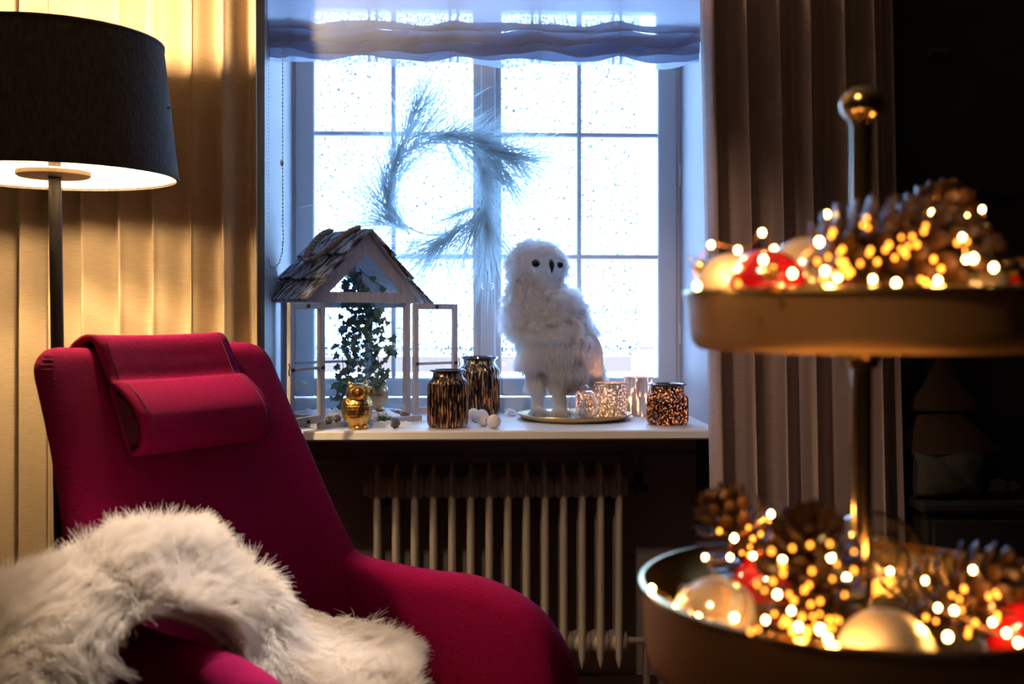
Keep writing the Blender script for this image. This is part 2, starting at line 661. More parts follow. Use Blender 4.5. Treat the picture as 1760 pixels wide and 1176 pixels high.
struct('trim_2', slab(XR, XR + .012, WY + .001, WB, SZ, ZT), M['reveal'], 'white plaster reveal beside the small dark jar', 'trim')
struct('baseboard_niche', slab(XL, XR, 3.285, 3.30, 0, .09), M['wall'], 'low baseboard under the radiator', 'baseboard')
struct('trim_3', slab(at(1536, 325, WY).x, RX1, WY - .018, WY, at(1540, 329, WY).z - .008, at(1540, 322, WY).z), M['wall_shade'],
       'thin dark rail running along the unlit wall', 'trim')

# ================================================================== window
FY = 3.48


def X(px, Y=FY): return at(px, 400, Y).x
def Z(py, Y=FY): return at(838, py, Y).z


win = thing('window_1', ((XL + XR) / 2, FY, SZ), 'white two-sash casement window with small square panes and frosted outer glass', 'window', kind='structure')
fr = MB()
slab(XL, X(506), FY + .004, FY + .09, SZ, ZT, fr)
slab(X(1164), XR, FY + .004, FY + .09, SZ, ZT, fr)
slab(XL, XR, FY + .004, FY + .09, SZ, Z(684), fr)
slab(XL, XR, FY + .004, FY + .09, Z(-22), ZT, fr)
fr.build('frame', M['frame'], win, smooth=False)
rows_px = [(17, 226), (234, 437), (445, 650)]
ZB, ZTOP = Z(681), Z(-20)
for (x0, x1, o0, o1) in ((506, 838, (540, 672), (680, 813)), (838, 1164, (862, 992), (1000, 1131))):
    sb = MB()
    slab(X(x0), X(o0[0]), FY, FY + .055, ZB, ZTOP, sb, .004)
    slab(X(o1[1]), X(x1), FY, FY + .055, ZB, ZTOP, sb, .004)
    slab(X(o0[0]) - .002, X(o1[1]) + .002, FY + .001, FY + .054, ZB, Z(650), sb, .004)
    slab(X(o0[0]) - .002, X(o1[1]) + .002, FY + .001, FY + .054, Z(17), ZTOP, sb, .004)
    sash = sb.build('sash', M['frame'], win, smooth=False)
    mb = MB()
    slab(X(o0[1]), X(o1[0]), FY + .006, FY + .045, Z(650), Z(17), mb, .004)
    mo = mb.build('muntin', M['frame'], win, smooth=False); mo.parent = sash
    for (ra, rb) in ((226, 234), (437, 445)):
        mb = MB()
        slab(X(o0[0]), X(o1[1]), FY + .008, FY + .043, Z(rb), Z(ra), mb, .004)
        mo = mb.build('muntin', M['frame'], win, smooth=False); mo.parent = sash
    for (pa, pb) in (o0, o1):
        for (ra, rb) in rows_px:
            mb = MB()
            slab(X(pa), X(pb), FY + .024, FY + .028, Z(rb), Z(ra), mb)
            po = mb.build('pane', M['glass'], win, smooth=False); po.parent = sash
cs = MB(); slab(X(826), X(852), FY - .016, FY, ZB, ZTOP, cs, .005)
cs.build('meeting_strip', M['frame'], win, smooth=False)
for z_ in (Z(574), Z(300)):
    hb = MB(); hb.tube([(X(1169), FY - .004, z_ - .035), (X(1169), FY - .004, z_ + .035)], .006, 10)
    hb.build('hinge', M['frame'], win)
# outer window with textured glass
OY = 3.70
for (xa, xb) in ((470, 843), (843, 1099)):
    ob = MB()
    mid = (xa + xb) / 2
    slab(X(xa, OY), X(xb, OY), OY, OY + .004, Z(612, OY), ZT, ob)
    ob.build('frosted_pane', M['frost'], win, smooth=False)
ob = MB()
slab(XL, X(1086, OY), OY + .006, OY + .035, Z(640, OY), Z(613, OY), ob, .003)
slab(XL, X(1125, OY), OY + .006, OY + .02, Z(602, OY), Z(596, OY), ob, .002)
slab(X(836, OY), X(850, OY), OY + .006, OY + .03, SZ, ZT, ob, .003)
ob.build('outer_frame', M['rail_tint'], win, smooth=False)
# sill
sl = MB()
prof = [(2.940, SZ - .004), (2.944, SZ), (3.50, SZ), (3.50, SZ - .027), (2.944, SZ - .027), (2.938, SZ - .022)]
x0s, x1s = XL - .06, XR + .09
n = len(prof)
sl.add([(x0s, p[0], p[1]) for p in prof] + [(x1s, p[0], p[1]) for p in prof],
       [tuple(range(n)), tuple(reversed(range(n, 2 * n)))] + [(i, (i + 1) % n, (i + 1) % n + n, i + n) for i in range(n)])
tag(sl.build('window_sill', M['sill'], smooth=False), 'deep white painted window sill with lanterns and jars on it', 'sill', kind='structure')

# ================================================================== roman blind
BY = 3.075
bx0, bx1 = at(462, 60, BY).x, at(1201, 60, BY).x
blind = thing('roman_blind', ((bx0 + bx1) / 2, BY, ZT), 'sheer bluish white roman blind gathered in folds over the window', 'blind')
tapes = [at(p, 60, BY).x for p in (500, 640, 780, 922, 1062)] + [bx1]
prof = [(-.026, -110), (-.026, -30), (-.026, 26), (-.032, 44), (-.030, 57), (-.022, 54), (-.020, 43), (-.024, 60), (-.022, 77), (-.014, 74),
        (-.012, 52), (-.015, 76), (-.013, 92), (-.005, 89), (-.003, 62), (-.006, 86), (-.004, 101), (.003, 98), (.005, 74), (.003, 94), (.004, 111)]
PV = [Vector((p[0], 0, at(838, p[1], BY).z)) for p in prof]
nc, nr = 121, 110
rows = []
for i in range(nr):
    p = catmull(PV, i / (nr - 1))
    k = min(1, max(0, (i / (nr - 1) - .08) * 4))
    row = []
    for j in range(nc):
        x = lerp(bx0, bx1, j / (nc - 1))
        edges = [bx0] + tapes
        sag = 0
        for a, b in zip(edges, edges[1:]):
            if a <= x <= b and b - a > .01:
                sag = math.sin(PI * (x - a) / (b - a)) * min(1, (b - a) / .2)
        wob = .004 * math.sin(x * 17 + i * .11) + .003 * math.sin(x * 41 + i * .2)
        row.append((x, BY + p.x - sag * .006 * k + wob * k, p.z - k * (sag * .012 + wob * .8) + .006 * k))
    rows.append(row)
MB().grid(rows).build('fabric', M['blind'], blind, angle=180)
for tx in [at(p, 60, BY).x for p in (500, 640, 780, 922, 1062)]:
    t = MB()
    for dx in (-.011, .011):
        t.add([(tx + dx - .004, BY + .018, ZT), (tx + dx + .004, BY + .018, ZT), (tx + dx + .004, BY + .018, at(838, 106, BY).z), (tx + dx - .004, BY + .018, at(838, 106, BY).z)], [(0, 1, 2, 3)])
    t.build('tape', M['tape'], blind, smooth=False)
ch = MB()
path = [at(461, y, 3.06) for y in range(60, 400, 20)] + [at(459, 400, 3.06), at(459, 425, 3.06), at(461, 444, 3.06), at(466, 457, 3.06), at(473, 460, 3.06), at(480, 452, 3.06), at(485, 435, 3.06), at(487, 410, 3.06)] + \
       [at(486, y, 3.06) for y in range(390, 40, -20)]
tot = 0; bpos = []
for a, b in zip(path, path[1:]):
    L_ = (b - a).length
    k = max(1, int(L_ / .0085))
    for i in range(k): bpos.append(a.lerp(b, i / k))
for p in bpos: ch.ball(p, .0026, 6, 4)
ch.tube(path, .0007, 4)
ch.ball(at(485, 280, 3.06), .006, 8, 6, (1, 1, 1.7))
tag(ch.build('bead_chain', M['bead'], blind), 'looped clear bead chain')


# ================================================================== curtains
def curtain(name, xa0, xa1, xb0, xb1, y0, nf, amp, seed, mat, label, z1=2.66, phase=0.0):
    """xa0..xa1 at the top, xb0..xb1 at the bottom; nf folds"""
    g = random.Random(seed)
    nc, nr = nf * 18 + 1, 26
    jit = [g.uniform(-.32, .32) for _ in range(nf + 2)]
    am = [g.uniform(.75, 1.25) for _ in range(nf + 2)]
    hb = .05
    rows = []
    for i in range(nr):
        t = i / (nr - 1)
        z = lerp(z1, .015, t)
        row = []
        for j in range(nc):
            s = j / (nc - 1)
            u = s * nf
            k = int(u); fq = u - k
            w_ = lerp(jit[k], jit[k + 1], fq)
            a = lerp(am[k], am[k + 1], fq)
            th = 2 * PI * (u + .35 * w_) + phase + .22 * math.sin(3 * t + k * 1.7)
            y = y0 - amp * a * (math.sin(th) + .16 * math.sin(2 * th + 1.0) + hb * math.sin(3 * th + k)) * lerp(.9, 1.05, t)
            x = lerp(lerp(xa0, xb0, t), lerp(xa1, xb1, t), s) + amp * .34 * math.cos(th + .5) * min(1, min(s, 1 - s) * 10)
            row.append((x, y, z))
        rows.append(row)
    o = MB().grid(rows).build(name, mat, angle=180, solid=.004)
    return tag(o, label, 'curtain')


CL = 2.86
curtain('curtain', at(-330, 300, CL).x, at(439, 300, CL).x, at(-330, 300, CL).x, at(443, 300, CL).x, CL, 13, .040, 5, M['curtain_l'],
        'beige floor-length curtain glowing in lamplight behind the floor lamp', phase=.4)
curtain('curtain', at(1199, 0, CL).x, at(1527, 0, CL).x, at(1232, 900, CL).x, at(1560, 900, CL).x, CL, 6, .046, 9, M['curtain_r'],
        'dim mauve-brown floor-length curtain behind the tiered brass stand', phase=-.5)

# ================================================================== floor lamp
LY = 2.36
lc = at(92, 303, LY)
rb_, rt_ = 203 / F * LY, 178 / F * LY
zb_, zt_ = lc.z, at(92, 73, LY).z
fl = thing('floor_lamp', (lc.x, LY, 0), 'tall floor lamp with dark drum shade, lit, behind the magenta armchair', 'lamp')
sh = MB(); sh.lathe([(rb_, zb_), (lerp(rb_, rt_, .5), (zb_ + zt_) / 2), (rt_, zt_)], (lc.x, LY, 0), 72)
so = sh.build('lamp_shade', M['shade_out'], fl, angle=180)
si = MB(); si.lathe([(rt_ - .003, zt_), (lerp(rb_, rt_, .5) - .003, (zb_ + zt_) / 2), (rb_ - .003, zb_)], (lc.x, LY, 0), 72)
s2 = si.build('shade_lining', M['shade_in'], fl, angle=180)
for (r_, z_) in ((rb_, zb_), (rt_, zt_)):
    rim = MB()
    rim.lathe([(r_ + .002, z_ - .003), (r_ + .002, z_ + .003), (r_ - .005, z_ + .003), (r_ - .005, z_ - .003)], (lc.x, LY, 0), 72, close=True)
    rim.build('shade_rim', M['shade_out'], fl)
dk = MB(); dk.lathe([(.001, zb_ - .002), (.072, zb_ - .002), (.076, zb_ + .001), (.076, zb_ + .010), (.070, zb_ + .012), (.001, zb_ + .012)], (lc.x, LY, 0), 48)
dk.build('diffuser_disc', M['brass_disc'], fl)
pt = Vector((lc.x, LY, zb_ + .16)); pb = at(113, 1000, LY); pb.z = .02
pl = MB(); pl.tube([pb, pb.lerp(pt, .5), pt], .0135, 16)
pl.build('pole', M['dark_metal'], fl)
bs = MB(); bs.lathe([(.001, 0), (.15, 0), (.152, .006), (.148, .014), (.03, .02), (.014, .05), (.001, .05)], (pb.x, LY, 0), 48)
bs.build('lamp_base', M['dark_metal'], fl)
sp = MB()
for k in range(3):
    a = 2 * PI * k / 3
    sp.tube([(lc.x, LY, zb_ + .15), (lc.x + (rb_ - .01) * math.cos(a), LY + (rb_ - .01) * math.sin(a), zb_ + .15)], .002, 6)
sp.build('shade_spider', M['dark_metal'], fl)
M['bulb'] = glow('lamp_bulb_glass', (1.0, .80, .50), 14)
for k in range(3):
    a = 2 * PI * k / 3 + .5
    bm_ = MB(); bm_.ball((lc.x + .045 * math.cos(a), LY + .045 * math.sin(a), zb_ + .20), .026, 12, 10, (1, 1, 1.35))
    bm_.build('bulb', M['bulb'], fl)
WARM = (1.0, .70, .36)
lamp('floor_lamp_light', 'POINT', (lc.x, LY, zb_ + .075), 29, WARM, shadow_soft_size=.035)
lamp('floor_lamp_light', 'POINT', (lc.x, LY, zb_ + .235), 95, WARM, shadow_soft_size=.035)

# ================================================================== armchair
FW = Vector((math.sin(YAW), math.cos(YAW), 0)); RT = Vector((math.cos(YAW), -math.sin(YAW), 0))
PHI = math.radians(57)
cf = RT * math.sin(PHI) - FW * math.cos(PHI)         # the way the chair faces
cs_ = RT * math.cos(PHI) + FW * math.sin(PHI)        # towards its far arm
CO = RT * -.362 + FW * 1.985
chair = thing('armchair', (CO.x, CO.y, 0), 'magenta felt lounge armchair with headrest cushion and stitched edges', 'armchair')


def C(u, v, z): return CO + cs_ * u + cf * v + Vector((0, 0, z))


ZTB, VT, REC = 1.150, -.42, .40
al = math.atan(REC)
aV, aZ = math.sin(al), -math.cos(al)      # down along the back (v, z)
nV, nZ = math.cos(al), math.sin(al)       # out of the back's front face


def half_w(d):
    return interp(d, [(0, .285), (.2, .300), (.40, .325), (.55, .355), (.85, .37)])


def bk(u, d, h):
    """point on the back: u across, d down from the top, h out of the front face"""
    c = .035 * (u / .3) ** 2 + .02 * math.sin(min(d, .8) / .8 * PI)
    return C(u, VT + aV * d + nV * (h + c - .02), ZTB + aZ * d + nZ * (h + c - .02))


rings = []
nd = 36
for i in range(nd + 1):
    d = .82 * (i / nd) ** 1.3
    r1, r2 = .06, .035
    hw = half_w(d)
    if d < r1: hw -= r1 * (1 - math.sqrt(max(0, 1 - (1 - d / r1) ** 2)))
    th = .037
    if d < r2: th *= max(.12, math.sqrt(max(0, 1 - (1 - d / r2) ** 2)))
    ring = []
    for k in range(56):
        a = 2 * PI * k / 56
        cu = math.copysign(abs(math.cos(a)) ** .38, math.cos(a)); sv = math.copysign(abs(math.sin(a)) ** .7, math.sin(a))
        ring.append(bk(hw * cu, d, -.037 + th * sv))
    rings.append(ring)
MB().loft(rings).build('backrest', M['felt'], chair, angle=180)
# arms
arm_top = [(-.300, .785), (-.275, .735), (-.240, .698), (-.18, .670), (-.10, .662), (.0, .658), (.10, .660), (.19, .645), (.265, .612), (.32, .555), (.352, .48), (.36, .40), (.345, .31), (.31, .25)]
arm_bot = [(-.20, .42), (-.19, .40), (-.17, .38), (-.14, .36), (-.09, .34), (-.02, .33), (.05, .32), (.10, .32), (.14, .32), (.17, .32), (.19, .31), (.20, .30), (.21, .28), (.22, .26)]
for sgn in (1, -1):
    dz_ = 0 if sgn > 0 else .035
    TP = [Vector((p[0], 0, p[1] + dz_)) for p in arm_top]; BP = [Vector((p[0], 0, p[1])) for p in arm_bot]
    rings = []
    for i in range(53):
        t = i / 52
        P_, B_ = catmull(TP, t), catmull(BP, t)
        dirv = (P_ - B_).normalized()
        uc = sgn * (.312 + .045 * min(1, t * 2.2) - .02 * t * t)
        th = lerp(.016, .047, min(1, t * 4))
        ring = []
        H = (P_ - B_).length
        for k in range(12):
            a = PI * k / 11
            q = P_ + dirv * (math.sin(a) * .040 - .040)
            ring.append(C(uc + math.cos(a) * th, q.x, q.z))
        for k in range(1, 9):
            q = P_ + dirv * (-.04 - (H - .04) * k / 8)
            bul = .012 * math.sin(PI * k / 8)
            ring.append(C(uc - (th + bul), q.x, q.z))
        for k in range(8, 0, -1):
            q = P_ + dirv * (-.04 - (H - .04) * k / 8)
            bul = .012 * math.sin(PI * k / 8)
            ring.append(C(uc + th + bul, q.x, q.z))
        rings.append(ring)
    ao = MB().loft(rings).build('armrest', M['felt'], chair, angle=180)
    # seam between arm and back
    sm = MB(); sm.tube([C(sgn * .286, (q := catmull(TP, .19).lerp(catmull(BP, .19), k)).x, q.z) for k in (0, .1, .2, .3, .5, .7, .9)], .0022, 6)
    so_ = sm.build('seam', M['thread'], chair); so_.parent = ao
# seat
rings = []
for i in range(13):
    t = i / 12
    zz = lerp(.30, .45, t)
    k = 1 - .10 * abs(2 * t - 1) ** 4
    ring = []
    for j in range(40):
        a = 2 * PI * j / 40
        cu = math.copysign(abs(math.cos(a)) ** .45, math.cos(a)); sv = math.copysign(abs(math.sin(a)) ** .45, math.sin(a))
        ring.append(C(.295 * k * cu, .075 + .285 * k * sv, zz + .03 * (sv > 0) * sv - .02))
    rings.append(ring)
MB().loft(rings).build('seat', M['felt'], chair, angle=180)
# headrest: a felt band over the top that folds into a cushion
T0 = (0, 0)
hp = [(.16, -.083), (.04, -.084), (-.004, -.078), (-.016, -.045), (-.013, -.012), (.004, .006), (.05, .010), (.09, .013), (.105, .030), (.145, .056), (.185, .068),
      (.220, .058), (.236, .038), (.238, .018), (.225, .008), (.16, .006), (.10, .006)]
HV = [Vector((p[0], p[1], 0)) for p in hp]
rows = []
NU = 15
for i in range(91):
    p = catmull(HV, i / 90)
    row = []
    for j in range(NU):
        u = lerp(-.166, .160, j / (NU - 1))
        e = abs(2 * j / (NU - 1) - 1) ** 4
        bul = 1 - .10 * e if p.y > .015 else 1
        row.append(bk(u, p.x, p.y * bul + .004))
    rows.append(row)
head = MB().grid(rows).build('headrest', M['felt'], chair, angle=180, solid=.011)
hi = []
for j in range(9):
    u = lerp(-.165, .145, j / 8)
    ring = []
    for (d, h) in ((.115, .020), (.15, .045), (.195, .055), (.215, .048), (.226, .030), (.215, .018), (.17, .014)):
        ring.append(bk(u, d, h))
    hi.append(ring)
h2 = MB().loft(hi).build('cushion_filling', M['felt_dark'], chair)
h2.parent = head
sm = MB()
sm.tube([bk(lerp(-.166, .160, k / 12), .094, .021) for k in range(13)], .0022, 6)
for uu in (-.146, .142):
    sm.tube([bk(uu, (q := catmull(HV, .32 + k * .0165)).x, q.y + .0105) for k in range(24)], .0012, 5)
so_ = sm.build('seam', M['thread'], chair); so_.parent = head
# whip stitching down both edges of the back
st = MB()


def edge(sgn, d, a):
    """point just over the rolled edge of the back at angle a round the section"""
    hw = half_w(d)
    if d < .06: hw -= .06 * (1 - math.sqrt(max(0, 1 - (1 - d / .06) ** 2)))
    cu = abs(math.cos(a)) ** .38; sv = math.copysign(abs(math.sin(a)) ** .7, math.sin(a))
    return bk(sgn * hw * cu, d, -.037 + .0378 * sv)


for sgn in (-1, 1):
    for i in range(64):
        d = .022 + i * .0098
        st.tube([edge(sgn, d, .20), edge(sgn, d + .002, .34), edge(sgn, d + .003, .48), edge(sgn, d + .004, .60)], .0008, 4)
tag(st.build('edge_stitching', M['thread'], chair), 'fine blanket stitches along the edge', kind='stuff')
# swivel base
bs = MB(); bs.lathe([(.001, .30), (.05, .30), (.045, .26), (.028, .22), (.026, .06), (.03, .04)], (CO.x, CO.y, 0), 24)
bs.build('pedestal', M['dark_metal'], chair)
for k in range(4):
    a = PI / 4 + k * PI / 2
    lg = MB(); lg.tube([(CO.x, CO.y, .055), (CO.x + .16 * math.cos(a), CO.y + .16 * math.sin(a), .045), (CO.x + .30 * math.cos(a), CO.y + .30 * math.sin(a), .016)], [.02, .018, .013], 10)
    lg.build('leg', M['dark_metal'], chair)

# ================================================================== sheepskin draped over the near arm
ctrl = [
    [(-80, 1320, 1.74), (-70, 1150, 1.74), (10, 1020, 1.80), (140, 950, 1.90), (295, 928, 1.95), (405, 975, 2.00), (520, 1058, 2.06), (620, 1090, 2.08), (685, 1135, 2.06)],
    [(-80, 1370, 1.58), (-75, 1210, 1.58), (5, 1065, 1.64), (135, 972, 1.74), (290, 940, 1.82), (400, 990, 1.90), (510, 1074, 1.96), (605, 1104, 1.98), (675, 1145, 1.97)],
    [(-60, 1460, 1.42), (-40, 1290, 1.43), (40, 1125, 1.50), (155, 1025, 1.60), (288, 985, 1.70), (402, 1035, 1.79), (500, 1115, 1.85), (600, 1140, 1.87), (668, 1168, 1.87)],
    [(30, 1500, 1.33), (45, 1340, 1.36), (105, 1160, 1.45), (195, 1052, 1.55), (295, 1022, 1.65), (400, 1072, 1.73), (490, 1160, 1.77), (590, 1162, 1.80), (690, 1185, 1.80)],
    [(60, 1540, 1.32), (75, 1390, 1.35), (130, 1190, 1.44), (215, 1078, 1.53), (305, 1058, 1.62), (395, 1108, 1.69), (480, 1220, 1.71), (600, 1235, 1.72), (720, 1240, 1.74)],
]
CT = [[at(*q) for q in row] for row in ctrl]
nu, nv = 60, 36
rows = []
for i in range(nv):
    col = [catmull([CT[r][c] for r in range(len(CT))], i / (nv - 1)) for c in range(len(CT[0]))]
    rows.append([catmull(col, j / (nu - 1)) for j in range(nu)])
sk = thing('sheepskin', tuple(CT[2][4] - Vector((0, 0, .1))), 'fluffy cream sheepskin draped over the armchair', 'sheepskin')
g = MB().grid(rows)
me = g.mesh('hide', M['skin'], True, sk.location)
me.update()
# flip so that normals point up and towards the viewer
avg = sum((p.normal.z for p in me.polygons)) / len(me.polygons)
if avg < 0: me.flip_normals()
ho = bpy.data.objects.new('hide', me); COL.objects.link(ho); ho.parent = sk
m_ = ho.modifiers.new('thickness', 'SOLIDIFY'); m_.thickness = .012; m_.offset = -1


def wool_hairs(me, n, length, k=6, droop=.5, clump=.5, seed=3, cell=.016, lvar=.35):
    pos, nor = sample(me, n)
    g = np.random.default_rng(seed)
    # a hair leans with its clump: clump direction from smooth noise in space, one random direction per cell
    key = np.floor(pos / cell + g.random(3) * 7).astype(np.int64)
    hsh = (key[:, 0] * 73856093 ^ key[:, 1] * 19349663 ^ key[:, 2] * 83492791) % 65536
    table = g.normal(size=(65536, 3))
    big = smooth_noise(pos, 16.0, seed)
    cl = table[hsh]
    ln = length * (1 - lvar + lvar * 2 * g.random(n))[:, None]
    d0 = unit(nor * 1.0 + .42 * big + .30 * clump * cl + .12 * g.normal(size=(n, 3)))
    bend = unit(.85 * big + .5 * clump * cl + np.array([0, 0, -droop * 1.4]) + .18 * g.normal(size=(n, 3)))
    cc = (key + .5) * cell
    P = np.zeros((n, k, 3))
    for i in range(k):
        t = i / (k - 1)
        P[:, i] = pos + d0 * ln * t * (1 - .42 * t) + bend * ln * .55 * t * t
    tipc = P[:, -1]
    # draw the tips of a cell together
    order = np.argsort(hsh, kind='stable')
    hs = hsh[order]
    b = np.flatnonzero(np.r_[True, hs[1:] != hs[:-1]])
    sums = np.add.reduceat(tipc[order], b, axis=0)
    cnt = np.diff(np.r_[b, len(hs)])[:, None]
    mean = np.repeat(sums / cnt, cnt[:, 0], axis=0)
    tgt = np.empty_like(tipc); tgt[order] = mean
    for i in range(1, k):
        t = i / (k - 1)
        P[:, i] += (tgt - tipc) * (.55 * clump * t * t)
    return P


fur('wool', wool_hairs(me, 155000, .056, 6, .40, .38, 3, .009), M['wool'], sk, .00056, .00013)

# ================================================================== radiator
RY = 3.135
rad = thing('radiator', (at(855, 1150, RY).x, RY + .05, at(855, 1150, RY).z), 'old cream column radiator under the window sill', 'radiator')
zt, zb = at(855, 798, RY).z, at(855, 1152, RY).z
pitch = (at(1064, 900, RY).x - at(648, 900, RY).x) / 13
sec = MB()
H = zt - zb
for (yy, ry_) in ((.0, .022), (.062, .024)):
    prof = [(0, .0015), (.012, .006), (.035, .0105), (.08, .0115), (H - .09, .0115), (H - .04, .0100), (H - .015, .0060), (H, .0012)]
    rings = []
    for (z_, rx) in prof:
        kk = min(1, rx / .008)
        rings.append([(rx * math.cos(a), yy + ry_ * kk * math.sin(a), z_) for a in [2 * PI * i / 14 for i in range(14)]])
    sec.loft(rings)
for zc in (H - .072, .072):
    for i, (x_, r_) in enumerate(()): pass
    rings = []
    for (x_, r_) in ((-pitch / 2, .026), (-pitch / 2 + .004, .030), (-.012, .034), (0, .036), (.012, .034), (pitch / 2 - .004, .030), (pitch / 2, .026)):
        rings.append([(x_, .031 + r_ * 1.15 * math.cos(a), zc + r_ * math.sin(a)) for a in [2 * PI * i / 16 for i in range(16)]])
    sec.loft(rings)
sme = sec.mesh('section', M['radiator']); sme.set_sharp_from_angle(angle=math.radians(50))
x0r = at(648, 900, RY).x
for k in range(14):
    link_copy(sme, 'section', rad, Matrix.Translation((x0r + pitch * k - rad.location.x, RY - rad.location.y, zb - rad.location.z)))
xe = x0r + pitch * 13.5
vz = zt - .072
vb = MB(); vb.tube([(x0r - pitch * .5, RY + .031, vz), (x0r - pitch * .5 - .014, RY + .031, vz)], .022, 12)
vb.build('end_plug', M['radiator'], rad)
vb = MB(); vb.tube([(xe, RY + .031, vz), (xe + .035, RY + .031, vz)], .013, 12)
vb.tube([(xe + .035, RY + .031, vz - .02), (xe + .035, RY + .031, vz + .045)], .015, 12)
vo = vb.build('valve', M['iron'], rad)
vk = MB(); vk.lathe([(.001, 0), (.018, 0), (.02, .006), (.02, .02), (.015, .026), (.001, .026)], (0, 0, 0), 14, mod=lambda a, z, r: r * (1 + .08 * math.cos(7 * a)) if r > .01 else r)
vm = vk.mesh('valve_knob', M['iron']); ko = link_copy(vm, 'valve_knob', vo, Matrix.Translation((xe + .040 - rad.location.x, RY + .018 - rad.location.y, vz - rad.location.z)) @ Matrix.Rotation(PI / 2, 4, 'X'))
vb = MB(); vb.tube([(xe, RY + .031, zb + .072), (xe + .05, RY + .031, zb + .072), (xe + .062, RY + .05, zb + .05), (xe + .062, RY + .05, .005)], .011, 10)
vb.build('return_pipe', M['radiator'], rad)
vb = MB(); vb.tube([(xe + .035, RY + .031, vz + .04), (xe + .035, RY + .05, vz + .075), (xe + .035, RY + .075, vz + .09)], .011, 10)
vb.build('feed_pipe', M['pipe'], rad)
for xx in (x0r + pitch * .5, x0r + pitch * 12.5):
    vb = MB(); slab(xx - .008, xx + .008, RY + .02, 3.297, vz - .05, vz - .035, vb)
    vb.build('bracket', M['iron'], rad)
hp_ = MB(); hp_.tube([(XL, 3.262, at(855, 790, 3.26).z), (xe - .02, 3.262, at(855, 790, 3.26).z), (xe + .01, 3.262, at(855, 786, 3.26).z), (XR, 3.262, at(855, 785, 3.26).z)], .0165, 12)
pipe = hp_.build('heating_pipe', M['pipe'])
tag(pipe, 'horizontal painted heating pipe between window sill and radiator', 'pipe')
cl = MB()
for xx in (xe + .01, xe + .07):
    cl.lathe([(.0185, -.008), (.0215, -.008), (.0215, .008), (.0185, .008)], (0, 0, 0), 12, close=True)
    cm = cl.mesh('pipe_collar', M['pipe'])
    link_copy(cm, 'pipe_collar', pipe, Matrix.Translation((xx, 3.262, at(855, 785.5, 3.26).z)) @ Matrix.Rotation(PI / 2, 4, 'Y'))
    cl = MB()
M['needle'] = soft_fibre('frosted_pine_needle', (.80, .90, .92), .85, (.92, .98, 1.0), 60)
M['twig'] = pmat('brown_twig', (.10, .055, .04), .8)
M['lantern'] = pmat('greyed_white_wood', (.50, .49, .54), .6, col2=(.40, .39, .44), scale=18, stretch=(6, 6, .7), bump=.25, bscale=60)
M['shingle'] = pmat('frosted_bark_shingle', (.035, .025, .03), .85, col2=(.45, .46, .52), scale=30, stretch=(1, 3.6, 1), bump=.8, bscale=70, ramp=(.44, .62))
M['rope'] = pmat('hemp_rope', (.42, .33, .29), .9, col2=(.25, .18, .16), scale=120, bump=.6, bscale=160)
M['black'] = pmat('black_knob', (.012, .012, .014), .35)
M['leaf'] = pmat('frosted_ivy_leaf', (.040, .105, .095), .55, col2=(.14, .24, .24), scale=70)
M['stemgreen'] = pmat('ivy_stem', (.05, .06, .045), .7)
M['snow'] = pmat('cotton_snow', (.86, .88, .92), .8, bump=.5, bscale=120)
M['gold'] = pmat('antique_gold', (.80, .50, .16), .30, 1, col2=(.55, .27, .06), scale=22, bump=.0)
M['gold_pale'] = pmat('pale_champagne_gold', (.80, .62, .42), .34, 1, col2=(.52, .38, .24), scale=30)
M['jar'] = mercury('dark_mercury_glass', (.030, .018, .022), (.62, .37, .19), (1.0, .50, .18), 120, .5, (1, 1, .13), .54, .70)  # gold flecks stretched upright put the ribs' reflections into the colour
M['jar_small'] = mercury('dark_red_mercury_glass', (.035, .017, .02), (.50, .25, .15), (1.0, .42, .20), 95, .8, (1, 1, 1), .5, .66)
M['rimglass'] = pmat('smoky_glass_rim', (.035, .04, .06), .08, .3, coat=1)
M['holder'] = mercury('rose_mercury_glass', (.70, .54, .48), (.92, .78, .70), (1.0, .74, .54), 110, .9, (1, 1, 1), .35, .6, .55)
M['holder_rib'] = mercury('rose_ribbed_glass', (.66, .48, .40), (.95, .78, .68), (1.0, .74, .54), 60, .85, (1, 1, .3), .3, .6, .45)
M['plate'] = pmat('champagne_plate', (.74, .60, .36), .30, .85)
M['bubble'] = thin_glass('thin_bauble_glass', (.97, .97, .98), .10, .03, 2.0)
M['wax'] = pmat('candle_wax', (.92, .84, .74), .5)
M['flame'] = glow('candle_flame', (1.0, .62, .25), 30)
M['pompom'] = pmat('white_felt_ball', (.86, .80, .77), .9, bump=.7, bscale=260)
M['wire'] = pmat('dark_wire', (.05, .05, .06), .4, .8)
M['cone_small'] = pmat('frosted_small_cone', (.05, .03, .025), .7, col2=(.75, .75, .80), scale=90, ramp=(.5, .68))
M['plume'] = soft_fibre('white_plume', (.95, .95, .97), .68)
M['owl_skin'] = soft_fibre('owl_plush', (.94, .94, .96), .6)
M['eye'] = pmat('glossy_black_eye', (.010, .008, .008), .08)

